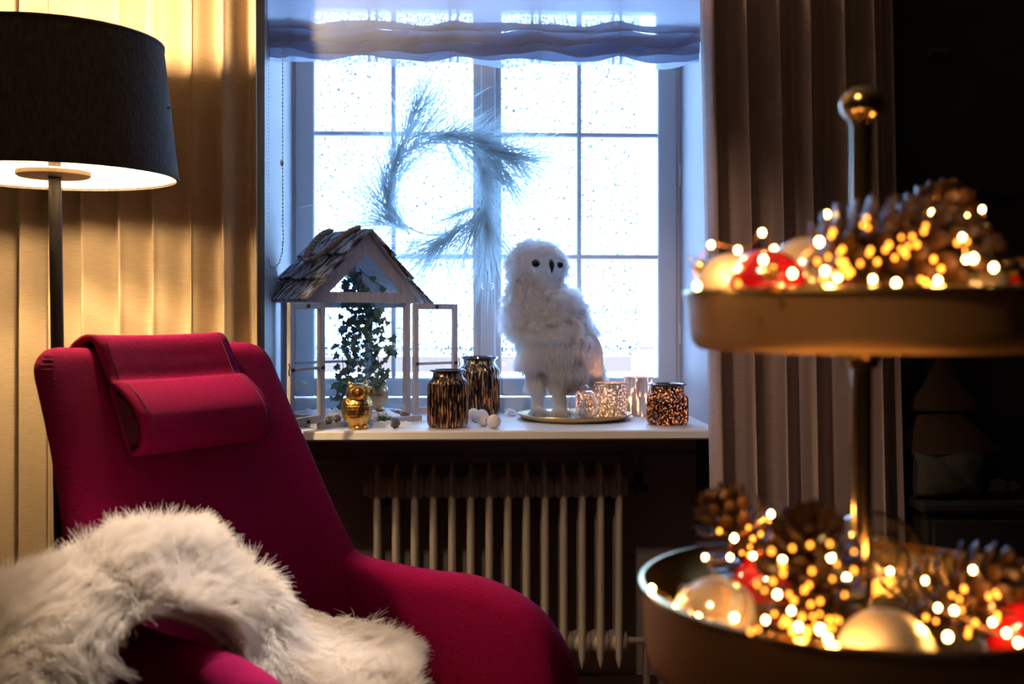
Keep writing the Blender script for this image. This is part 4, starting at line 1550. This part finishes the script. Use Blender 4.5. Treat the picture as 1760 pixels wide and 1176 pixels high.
def owl_fur(n):
    def keep(c, nn):
        f = np.ones(len(c))
        dface = np.linalg.norm((c - np.array(OP(946, 460, -.062))) / np.array([.047, .06, .036]), axis=1)
        f[dface < 1] *= .35
        f[c[:, 2] < .02] *= .6
        for (ex, ey, er) in ((918, 455, .019), (960, 457, .016), (945, 461, .013)):
            q = np.array(head_surf(ex, ey))
            f[np.linalg.norm(c - q, axis=1) < er] = 0
        return f
    pos, nor = sample(ome, n, keep)
    z_head = OP(923, 505).z
    z_low = OP(940, 580).z
    g = NR
    down = np.array([0, 0, -1.0])
    ln = np.where(pos[:, 2] > z_head, .022, np.where(pos[:, 2] > z_low, .028, .034))
    ln = np.where(pos[:, 2] < .10, .014, ln)
    dface = np.linalg.norm((pos - np.array(OP(946, 460, -.062))) / np.array([.050, .06, .040]), axis=1)
    ln = np.where(dface < 1.0, .006, ln)
    ln = ln * (.6 + .8 * g.random(n))
    curly = np.where(pos[:, 2] > z_low, 1.0, .15)
    curly = np.where((pos[:, 2] > z_head), .75, curly)
    big = smooth_noise(pos, 60.0, 5)
    key = np.floor(pos / .015).astype(np.int64)
    hsh = (key[:, 0] * 73856093 ^ key[:, 1] * 19349663 ^ key[:, 2] * 83492791) % 65536
    tab = g.normal(size=(65536, 3))[hsh]
    flow = unit(down - nor * (nor @ down)[:, None])
    d0 = unit(nor * (.35 + .6 * curly)[:, None] + flow * (1.1 - .8 * curly)[:, None] + .35 * big * (.3 + curly)[:, None] + .3 * tab * curly[:, None] + .10 * g.normal(size=(n, 3)))
    k = 7
    P = np.zeros((n, k, 3))
    side = unit(np.cross(d0, unit(tab)))
    up2 = np.cross(side, d0)
    ph = tab[:, 0] * 3
    for i in range(k):
        t = i / (k - 1)
        curl = (curly * .0070 * min(1, t * 2))[:, None]
        P[:, i] = pos + d0 * (ln * t)[:, None] + flow * (ln * .35 * t * t)[:, None] + side * curl * np.cos(ph + t * 6.5)[:, None] + up2 * curl * np.sin(ph + t * 6.5)[:, None]
    return P


fur('plumage', owl_fur(40000), M['plume'], ow, .0007, .00025)


for (px, py, r_) in ((918, 455, .0125), (960, 457, .0105)):
    p = head_surf(px, py, .008)
    MB().ball(p, r_, 16, 12, (1, .8, .95)).build('eye', M['eye'], ow, world=False)
p0 = head_surf(944, 450, .002); p1 = head_surf(945, 460, .016); p2 = head_surf(945, 471, .010)
MB().tube([p0, p0.lerp(p1, .6) + Vector((0, -.004, 0)), p1, p2], [.005, .0085, .0075, .0012], 12).build('beak', M['eye'], ow, world=False)
# folded wing with long feathers on the far side
M['quill'] = pmat('pinkish_white_feather', (.72, .66, .68), .7, col2=(.60, .52, .56), scale=50, stretch=(1, 1, .2))
for i in range(11):
    t = i / 10
    a = OP(lerp(972, 1000, t), lerp(565, 548, t), lerp(-.080, -.036, t)); c = OP(lerp(990, 1036, t), lerp(636, 660, t), lerp(-.060, .020, t))
    m_ = a.lerp(c, .5) + Vector((.016, -.018, .008))
    Q = [a, a.lerp(m_, .6), m_, m_.lerp(c, .6), c]
    MB().tube([catmull(Q, k / 10) for k in range(11)], [.003, .008, .0115, .0125, .0125, .012, .011, .010, .008, .005, .001], 8, flat=.35).build('wing_feather', M['quill'], ow, world=False)
# ================================================================== tiered stand in the foreground
M['brass'] = pmat('satin_brass', (.48, .27, .115), .40, .7, bump=.35, bscale=420)
M['brass_in'] = pmat('polished_brass', (.78, .55, .22), .22, 1)
M['pole_brass'] = pmat('pole_brass', (.50, .33, .15), .16, 1)
M['red'] = pmat('glossy_red_bauble', (.55, .006, .012), .16, 0, coat=1)
M['gold_b'] = pmat('matte_champagne_bauble', (.92, .72, .48), .45, .45, bump=.1, bscale=500)
M['cream'] = pmat('glossy_cream_bauble', (.80, .56, .38), .15, .55, coat=.6)
M['cone'] = pmat('pine_cone_scale', (.018, .008, .004), .36, 0, col2=(.085, .034, .011), scale=40, spec=.22)
M['bulb_hot'] = glow('fairy_bulb_white', (1.0, .66, .22), 34)
M['bulb_dim'] = glow('fairy_bulb_amber', (1.0, .31, .03), 4.5)
M['copper'] = pmat('copper_wire', (.5, .25, .12), .35, 1)

TD = 1.08
tc_ = at(1481, 540, TD)
stand = thing('tiered_stand', (tc_.x, TD, .70), 'two-tier round brass stand filled with baubles, cones and fairy lights', 'stand')


def tz(py, Y=TD): return at(1481, py, Y).z


def tray(name, r, z_rim, z_bot, floor_):
    h = z_rim - z_bot
    o = [(.001, z_bot), (r * .93, z_bot), (r * .965, z_bot + .006), (r * .985, z_bot + .018), (r, z_rim - .006), (r + .002, z_rim)]
    t = MB(); t.lathe(o, (tc_.x, TD, 0), 96); ob = t.build(name, M['brass'], stand, angle=60)
    t = MB(); t.lathe([(r - .002, z_rim), (r - .006, z_rim - .006), (r * .955, floor_ + .008), (r * .93, floor_), (.001, floor_)], (tc_.x, TD, 0), 96)
    i_ = t.build('tray_inside', M['brass_in'], stand, angle=60); i_.parent = ob
    t = MB(); t.lathe([(r - .004, z_rim - .002), (r - .001, z_rim + .003), (r + .003, z_rim + .002), (r + .004, z_rim - .002)], (tc_.x, TD, 0), 96, close=True)
    i_ = t.build('tray_rim', M['brass_in'], stand); i_.parent = ob


UR, LR = .176, .222
UZ, UB, UF = tz(503), tz(600), tz(503) - .034
LZ, LB, LF = .923, .835, .855
tray('upper_tray', UR, UZ, UB, UF)
tray('lower_tray', LR, LZ, LB, LF)
t = MB(); t.tube([(tc_.x, TD, UF), (tc_.x, TD, tz(212))], .0105, 24); t.build('pole', M['pole_brass'], stand)
t = MB(); t.tube([(tc_.x, TD, LF), (tc_.x, TD, UB)], .0105, 24); t.build('pole', M['pole_brass'], stand)
t = MB(); t.ball((tc_.x, TD, tz(180)), .0215, 28, 20, (1, 1, .88)); t.build('knob', M['pole_brass'], stand)
t = MB(); t.lathe([(.0105, tz(214)), (.0125, tz(212)), (.0125, tz(208)), (.010, tz(205))], (tc_.x, TD, 0), 24); t.build('knob_collar', M['pole_brass'], stand)
t = MB(); t.lathe([(.0105, UB - .020), (.016, UB - .018), (.018, UB - .010), (.030, UB - .006), (.032, UB), (.001, UB)], (tc_.x, TD, 0), 32); t.build('collar', M['pole_brass'], stand)
t = MB(); t.lathe([(.0105, LF + .020), (.016, LF + .018), (.022, LF + .008), (.03, LF + .002), (.001, LF)], (tc_.x, TD, 0), 32); t.build('collar', M['pole_brass'], stand)
t = MB(); t.lathe([(.001, .70), (.09, .70), (.10, .706), (.095, .716), (.03, .73), (.018, .78), (.03, .835), (.05, LB), (.001, LB)], (tc_.x, TD, 0), 40); t.build('foot', M['brass'], stand)
# the side table that carries it, just under the frame
tb_ = thing('side_table', (tc_.x, TD, 0), 'dark round side table under the tiered brass stand', 'table')
t = MB(); t.lathe([(.001, .672), (.25, .672), (.26, .68), (.26, .693), (.252, .699), (.001, .699)], (tc_.x, TD, 0), 48); t.build('table_top', M['dark_metal'], tb_)
t = MB(); t.tube([(tc_.x, TD, .02), (tc_.x, TD, .672)], .022, 16); t.build('column', M['dark_metal'], tb_)
t = MB(); t.lathe([(.001, 0), (.17, 0), (.175, .01), (.16, .02), (.03, .03), (.001, .03)], (tc_.x, TD, 0), 40); t.build('foot_plate', M['dark_metal'], tb_)


def bauble(px, py, Y, r, zc, mat, label, group, cap=None, stripes=None):
    p = at(px, py, Y)
    o = thing('bauble', (p.x, Y, zc), label, 'bauble', group)
    MB().ball((0, 0, 0), r, 36, 26).build('ball', mat, o, world=False)
    if stripes:
        for (la, w_) in ((.85, .13), (.45, .09), (-.35, .1)):
            t = MB()
            a0, a1 = la - w_, la + w_
            t.lathe([((r + .0006) * math.cos(lerp(a0, a1, k / 5)), (r + .0006) * math.sin(lerp(a0, a1, k / 5))) for k in range(6)], (0, 0, 0), 40)
            q = t.build('stripe', stripes, o, world=False); q.rotation_euler = (.6, -.5, 0)
    if cap:
        t = MB(); t.lathe([(.0075, r * .97), (.008, r + .006), (.006, r + .009), (.001, r + .009)], (0, 0, 0), 16)
        q = t.build('cap', M['brass_in'], o, world=False); q.rotation_euler = cap
        t = MB(); t.tube([(.005 * math.cos(a), 0, r + .013 + .005 * math.sin(a)) for a in [2 * PI * i / 12 for i in range(13)]], .0008, 5)
        q = t.build('loop', M['brass_in'], o, world=False); q.rotation_euler = cap
    return o


GU, GL = 'baubles on the upper tray', 'baubles on the lower tray'
bauble(1318, 490, 1.02, .037, UF + .0375, M['red'], 'shiny red bauble at the window side of the upper tray', GU, cap=(1.2, -.5, 0))
bauble(1392, 450, 1.125, .047, UF + .048, M['cream'], 'glossy cream bauble behind the red one on the upper tray', GU, cap=(-.6, .6, 0))
bauble(1258, 490, 1.10, .037, UF + .038, M['gold_b'], 'matte champagne bauble nearest the upper tray end beside the window', GU, cap=(-.4, -.9, 0))
bauble(1672, 490, 1.0, .034, UF + .0345, M['cream'], 'glossy peach bauble on the upper tray before the large cone', GU, cap=(.2, 1.0, 0))
bauble(1714, 470, 1.10, .030, UF + .031, M['red'], 'orange-red bauble behind the peach one on the upper tray', GU, cap=(-.5, .8, 0))
bauble(1735, 500, 1.045, .020, UF + .0205, M['red'], 'small red bauble tucked low against the upper tray rim', GU, cap=(-.5, .8, 0))
bauble(1522, 1110, .925, .043, LF + .0435, M['gold_b'], 'large matte gold bauble at the front rim of the lower tray', GL, cap=(-.9, .2, 0))
bauble(1232, 1040, 1.045, .043, LF + .0435, M['cream'], 'striped gold and white bauble at the window end of the lower tray', GL, cap=(-1.0, -.9, 0), stripes=M['plume'])
bauble(1327, 965, 1.135, .045, LF + .046, M['red'], 'shiny red bauble between two cones on the lower tray', GL, cap=(-.8, .4, 0))
bauble(1726, 1010, 1.075, .037, LF + .038, M['cream'], 'striped cream bauble at the shaded end of the lower tray', GL, cap=(-.5, .9, 0), stripes=M['plume'])
bauble(1760, 1050, 1.0, .036, LF + .0365, M['red'], 'glowing red bauble by the picture edge on the lower tray', GL, cap=(-.5, .9, 0))
cb = at(1500, 970, 1.20)
big = thing('bauble', (cb.x, 1.20, LF + .062), 'large clear glass bauble behind the pole on the lower tray', 'bauble', GL)
MB().ball((0, 0, 0), .0605, 40, 30).build('ball', M['bubble'], big, world=False)
t = MB()
for i in range(9):
    a = i * .7
    t.tube([(.045 * math.cos(a + k * .5) * math.cos(k * .35 - .6), .045 * math.sin(a + k * .5) * math.cos(k * .35 - .6), .045 * math.sin(k * .35 - .6) - .01) for k in range(8)], .0022, 5, flat=.4)
t.build('gold_tinsel', M['brass_in'], big, world=False)['kind'] = 'stuff'
t = MB(); t.lathe([(.009, .058), (.0095, .066), (.007, .070), (.001, .070)], (0, 0, 0), 16); q = t.build('cap', M['brass_in'], big, world=False); q.rotation_euler = (-.3, -.9, 0)

# ------------------------------------------------------------------ pine cones, one object per scale
smb = MB()
rowsx = [(0, .10, 0), (.35, .26, -.02), (.65, .40, .02), (.85, .44, .10), (1.0, .30, .20), (1.08, .08, .26)]
top = [[(x, -w_, z - .02 * 0), (x, 0, z + .06), (x, w_, z)] for (x, w_, z) in rowsx]
bot = [[(x, -w_ * .96, z - .09), (x, 0, z - .11), (x, w_ * .96, z - .09)] for (x, w_, z) in rowsx]
vs = [p for r_ in top for p in r_] + [p for r_ in bot for p in r_]
fs = []
for i in range(5):
    for j in range(2):
        a = i * 3 + j
        fs.append((a, a + 1, a + 4, a + 3)); fs.append((18 + a + 1, 18 + a, 18 + a + 3, 18 + a + 4))
    fs.append((i * 3, i * 3 + 3, 18 + i * 3 + 3, 18 + i * 3)); fs.append((i * 3 + 5, i * 3 + 2, 18 + i * 3 + 2, 18 + i * 3 + 5))
fs += [(15, 16, 34, 33), (16, 17, 35, 34), (1, 0, 18, 19), (2, 1, 19, 20)]
smb.add(vs, fs)
scale_me = smb.mesh('scale', M['cone'], True); scale_me.set_sharp_from_angle(angle=.9)


def pine_cone(px, py, Y, L, rad, ax, label, n=72):
    p = at(px, py, Y)
    ax = Vector(ax).normalized()
    o = thing('pine_cone', tuple(p), label, 'pine cone', 'large pine cones on the stand')
    e1 = ax.orthogonal().normalized(); e2 = ax.cross(e1)
    core = MB()
    ring = []
    for i in range(9):
        t_ = i / 8
        rr = rad * .34 * max(.05, math.sin(PI * (.12 + .86 * t_)) ** .7)
        ring.append([tuple(ax * (L * (t_ - .5) * .92) + e1 * rr * math.cos(a) + e2 * rr * math.sin(a)) for a in [2 * PI * k / 12 for k in range(12)]])
    core.loft(ring).build('core', M['cone'], o, world=False)
    for i in range(n):
        t_ = (i + .5) / n
        a = i * 2.39996 + R.uniform(-.08, .08)
        env = math.sin(PI * (.14 + .80 * t_)) ** .75
        tau = lerp(-.45, 1.0, t_) + R.uniform(-.08, .08)
        out = e1 * math.cos(a) + e2 * math.sin(a)
        xx = out * math.cos(tau) + ax * math.sin(tau)
        yy = ax.cross(out)
        zz = xx.cross(yy)
        ln = min(rad * env * .70 / max(.5, math.cos(tau)), rad * .78)
        root = ax * (L * (t_ - .5) * .9) + out * rad * env * .32
        sw = ln * lerp(.62, .50, t_)
        Mx = Matrix((xx * ln, yy * sw, zz * sw)).transposed().to_4x4()
        Mx.translation = root
        link_copy(scale_me, 'scale', o, Mx)
    return o


pine_cone(1548, 432, 1.000, .165, .052, (.96, .0, -.05), 'big brown pine cone lying across the front of the upper tray', 130)
pine_cone(1600, 402, 1.150, .10, .046, (.5, .1, .8), 'upright pine cone behind the big one on the upper tray', 96)
pine_cone(1280, 935, 1.185, .125, .046, (-.5, .1, .8), 'dark pine cone leaning at the back of the lower tray', 96)
pine_cone(1392, 1002, 1.005, .150, .050, (-.15, -.45, .85), 'large glinting pine cone before the pole on the lower tray', 120)
pine_cone(1640, 1035, 1.030, .130, .047, (.75, -.2, .5), 'pine cone on the lower tray between gold and red baubles', 100)

# ------------------------------------------------------------------ fairy lights
bulb_hot = MB().ball((0, 0, 0), 1, 8, 6, (1, 1, 1.2)).mesh('fairy_bulb', M['bulb_hot'])
bulb_dim = MB().ball((0, 0, 0), 1, 8, 6, (1, 1, 1.2)).mesh('fairy_bulb', M['bulb_dim'])


def fairy(name, label, hot, dim, lights, lw):
    o = thing(name, (tc_.x, TD, hot and at(*hot[0]).z or 1), label, 'fairy lights')
    pts = []
    for k, (lst, me, rr) in enumerate(((hot, bulb_hot, .0026), (dim, bulb_dim, .0021))):
        for h in lst:
            p = at(*h)
            link_copy(me, 'fairy_bulb', o, Matrix.Translation(p - Vector(o.location)) @ Matrix.Scale(rr * R.uniform(.8, 1.15), 4))
            if k == 0: pts.append(p)
    P2 = []
    for a, b in zip(pts, pts[1:]):
        m_ = a.lerp(b, .5) + Vector((R.uniform(-.008, .008), R.uniform(-.006, .006), R.uniform(-.012, .004)))
        P2 += [a, m_]
    P2.append(pts[-1])
    n_ = len(P2) * 5
    MB().tube([catmull(P2, i / n_) for i in range(n_ + 1)], .0006, 5).build('wire', M['copper'], o)
    for h in lights:
        lamp('fairy_light', 'POINT', at(*h), lw, (1.0, .48, .13), shadow_soft_size=.006)
    return o


def ring_pts(n, box, Y0, Y1):
    return [(R.uniform(box[0], box[1]), R.uniform(box[2], box[3]), R.uniform(Y0, Y1)) for _ in range(n)]


hotU = [(1198, 492, 1.00), (1222, 421, 1.02), (1268, 430, 1.03), (1310, 400, 1.02), (1330, 428, 1.03), (1312, 447, .93), (1352, 452, 1.03), (1362, 470, .94), (1408, 416, .945), (1421, 369, 1.00),
        (1418, 466, .93), (1440, 476, .93), (1500, 480, .925), (1540, 487, .915), (1612, 482, .915), (1660, 446, .925), (1673, 444, .925), (1708, 460, .925), (1654, 408, .94), (1602, 366, 1.09), (1628, 372, 1.08), (1660, 372, 1.06), (1688, 360, 1.05)]
dimU = ring_pts(34, (1415, 1670, 372, 488), .935, .955) + ring_pts(8, (1400, 1480, 440, 490), .92, .93) + [(1265, 455, .94), (1268, 487, .93), (1256, 470, .935)]
fairy('fairy_light_string', 'string of lit warm fairy bulbs over the upper tray', hotU, dimU, [(1350, 445, 1.02), (1425, 480, .93), (1612, 480, .925), (1645, 372, 1.07), (1235, 440, 1.03)], .22)
hotL = [(1120, 1012, 1.06), (1160, 1045, 1.02), (1200, 1062, .98), (1262, 1062, .97), (1212, 958, 1.10), (1255, 958, 1.10), (1262, 925, 1.09), (1325, 884, 1.13), (1330, 908, 1.12), (1294, 956, 1.08), (1345, 962, .985), (1336, 1022, .95), (1316, 1066, .93), (1372, 1078, .905),
        (1410, 1082, .90), (1423, 1098, .875), (1445, 922, 1.10), (1428, 958, .97), (1360, 1050, .935), (1455, 994, .98), (1530, 982, 1.03), (1612, 1045, .95), (1640, 1050, .94), (1629, 1095, .90), (1672, 980, 1.0), (1706, 1070, .93), (1730, 1088, .93), (1750, 1105, .93), (1590, 998, 1.0)]
dimL = ring_pts(32, (1300, 1470, 930, 1095), .925, .945) + ring_pts(14, (1575, 1720, 985, 1095), .945, .975) + ring_pts(8, (1225, 1320, 900, 965), 1.105, 1.12) + ring_pts(14, (1290, 1440, 1060, 1096), .90, .92)
fairy('fairy_light_string', 'string of lit warm fairy bulbs over the lower tray', hotL, dimL, [(1150, 1030, 1.05), (1290, 1055, .96), (1375, 1085, .905), (1445, 925, 1.10), (1600, 1070, .92), (1700, 1040, .96), (1430, 1100, .885), (1320, 890, 1.12)], .18)

# ================================================================== dim corner behind the stand
M['sofa'] = pmat('charcoal_sofa_cloth', (.022, .02, .02), .9, bump=.3, bscale=200)
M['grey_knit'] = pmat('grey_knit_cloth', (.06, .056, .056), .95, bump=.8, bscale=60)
M['kraft'] = pmat('brown_felt_tree', (.085, .048, .026), .9, bump=.3, bscale=120)
M['switch'] = pmat('dark_switch_plate', (.10, .10, .11), .5)
SY = 2.79
sx0 = at(1584, 865, SY).x
zs_ = at(1640, 864, SY).z
bench = thing('bench_chest', ((sx0 + RX1) / 2, SY + .10, 0), 'dark low chest standing in the unlit corner beside the mauve curtain', 'chest')
t = MB(); slab(sx0 + .02, RX1 - .02, SY + .02, WY - .03, .04, zs_ - .03, t, .006); t.build('body', M['sofa'], bench, smooth=False)
t = MB(); slab(sx0, RX1 - .005, SY, WY - .025, zs_ - .03, zs_, t, .008); t.build('top_panel', M['sofa'], bench, smooth=False)
t = MB(); slab(sx0 + .03, RX1 - .03, SY + .04, WY - .05, 0, .04, t); t.build('plinth', M['sofa'], bench, smooth=False)
for k in range(2):
    xa = lerp(sx0 + .03, RX1 - .03, k / 2); xb = lerp(sx0 + .03, RX1 - .03, (k + 1) / 2)
    t = MB(); slab(xa + .006, xb - .006, SY + .008, SY + .02, .07, zs_ - .05, t, .004); t.build('door', M['sofa'], bench, smooth=False)
cp = at(1632, 822, SY + .05)
cu = thing('cushion', (cp.x, SY + .055, zs_), 'crumpled grey cushion on the dark chest in the corner', 'cushion')
b = MB()
hw_, hh_, th_ = (at(1692, 800, SY + .1).x - at(1574, 800, SY + .1).x) / 2, (at(1640, 776, SY + .1).z - zs_) / 2, .045
rows = []
for sgn in (1, -1):
    for i in range(15):
        row = []
        for j in range(19):
            a_, c_ = 2 * j / 18 - 1, 2 * i / 14 - 1
            e = (1 - abs(a_) ** 3.5) * (1 - abs(c_) ** 3.5)
            row.append((a_ * hw_ * (1 - .05 * (1 - c_ * c_)), -sgn * th_ * max(0, e) ** .55 + .004 * math.sin(9 * a_ + 4 * c_) * e, hh_ + c_ * hh_ * (1 - .06 * (1 - a_ * a_)) + .005 * math.sin(5 * a_)))
        rows.append(row)
    g_ = MB().grid(rows); b.add(g_.v, g_.f if sgn > 0 else [tuple(reversed(f)) for f in g_.f]); rows = []
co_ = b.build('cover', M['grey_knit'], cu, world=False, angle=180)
t = MB(); t.tube([(hw_ * math.copysign(abs(math.cos(a)) ** .3, math.cos(a)) * .985, 0, hh_ + hh_ * math.copysign(abs(math.sin(a)) ** .3, math.sin(a)) * .985) for a in [2 * PI * k / 48 for k in range(49)]], .004, 6)
t.build('piping', M['grey_knit'], cu, world=False)
tp = at(1636, 700, WY - .12)
tr = thing('felt_tree', (tp.x, WY - .062, zs_), 'brown tiered felt tree standing on the dark chest behind the cushion', 'tree ornament')
zt1, zm, zl = at(1630, 612, WY - .12).z - zs_, at(1630, 706, WY - .12).z - zs_, at(1630, 782, WY - .12).z - zs_
w1, w2 = .10, .16
for nm, (za, zb2, ra) in (('upper_tier', (zm, zt1, w1)), ('lower_tier', (zl, zm + .06, w2))):
    t = MB(); t.lathe([(.001, za), (ra, za - .004), (ra + .002, za + .004), (ra * .55, lerp(za, zb2, .45)), (.01, zb2), (.001, zb2 + .002)], (0, 0, 0), 24)
    o = t.build(nm, M['kraft'], tr, world=False); o.scale = (1, .28, 1)
t = MB(); t.lathe([(.001, 0), (.05, 0), (.05, .01), (.016, .02), (.014, zl + .01), (.001, zl + .01)], (0, 0, 0), 16); t.build('trunk', M['kraft'], tr, world=False)
for k, (px, r_) in enumerate(((1716, .026), (1742, .022))):
    p = at(px, 790, SY + .06)
    o = thing('yarn_ball', (p.x, SY + .06, zs_ + r_), ['larger pale yarn ball on the dark chest beside the cushion', 'smaller pale yarn ball at the dark end of the chest'][k], 'yarn ball', 'pale balls on the dark chest')
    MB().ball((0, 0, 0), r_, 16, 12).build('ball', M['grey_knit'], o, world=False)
    t = MB()
    for i in range(5):
        Mr = Matrix.Rotation(i * .8, 3, 'X') @ Matrix.Rotation(i * 1.3, 3, 'Z')
        t.tube([Mr @ Vector((r_ * 1.01 * math.cos(a), r_ * 1.01 * math.sin(a), 0)) for a in [2 * PI * q_ / 20 for q_ in range(21)]], .0016, 4, cap=False)
    t.build('strand', M['grey_knit'], o, world=False)
sp_ = at(1550, 637, WY)
sw = thing('wall_switch', (sp_.x, WY - .004, sp_.z), 'small dark wall switch right beside the mauve curtain', 'switch')
t = MB(); t.box((0, 0, 0), (.055, .008, .075), bev=.002); t.build('plate', M['switch'], sw, world=False, smooth=False)
t = MB(); t.box((0, -.006, .008), (.03, .006, .022), bev=.001); t.build('rocker', M['black'], sw, world=False, smooth=False)
wp_ = at(1611, 97, WY)
wb_ = thing('wall_hook', (wp_.x, WY - .001, wp_.z), 'small dark coat hook high on the unlit wall', 'hook')
t = MB(); t.box((0, -.008, .010), (.06, .014, .022), bev=.004); t.build('back_plate', M['switch'], wb_, world=False, smooth=False)
for k in range(3):
    t = MB(); t.tube([(-.02 + .02 * k, -.014, .006), (-.02 + .02 * k, -.032, -.006), (-.02 + .02 * k, -.040, .002)], .0035, 8); t.build('prong', M['black'], wb_, world=False)
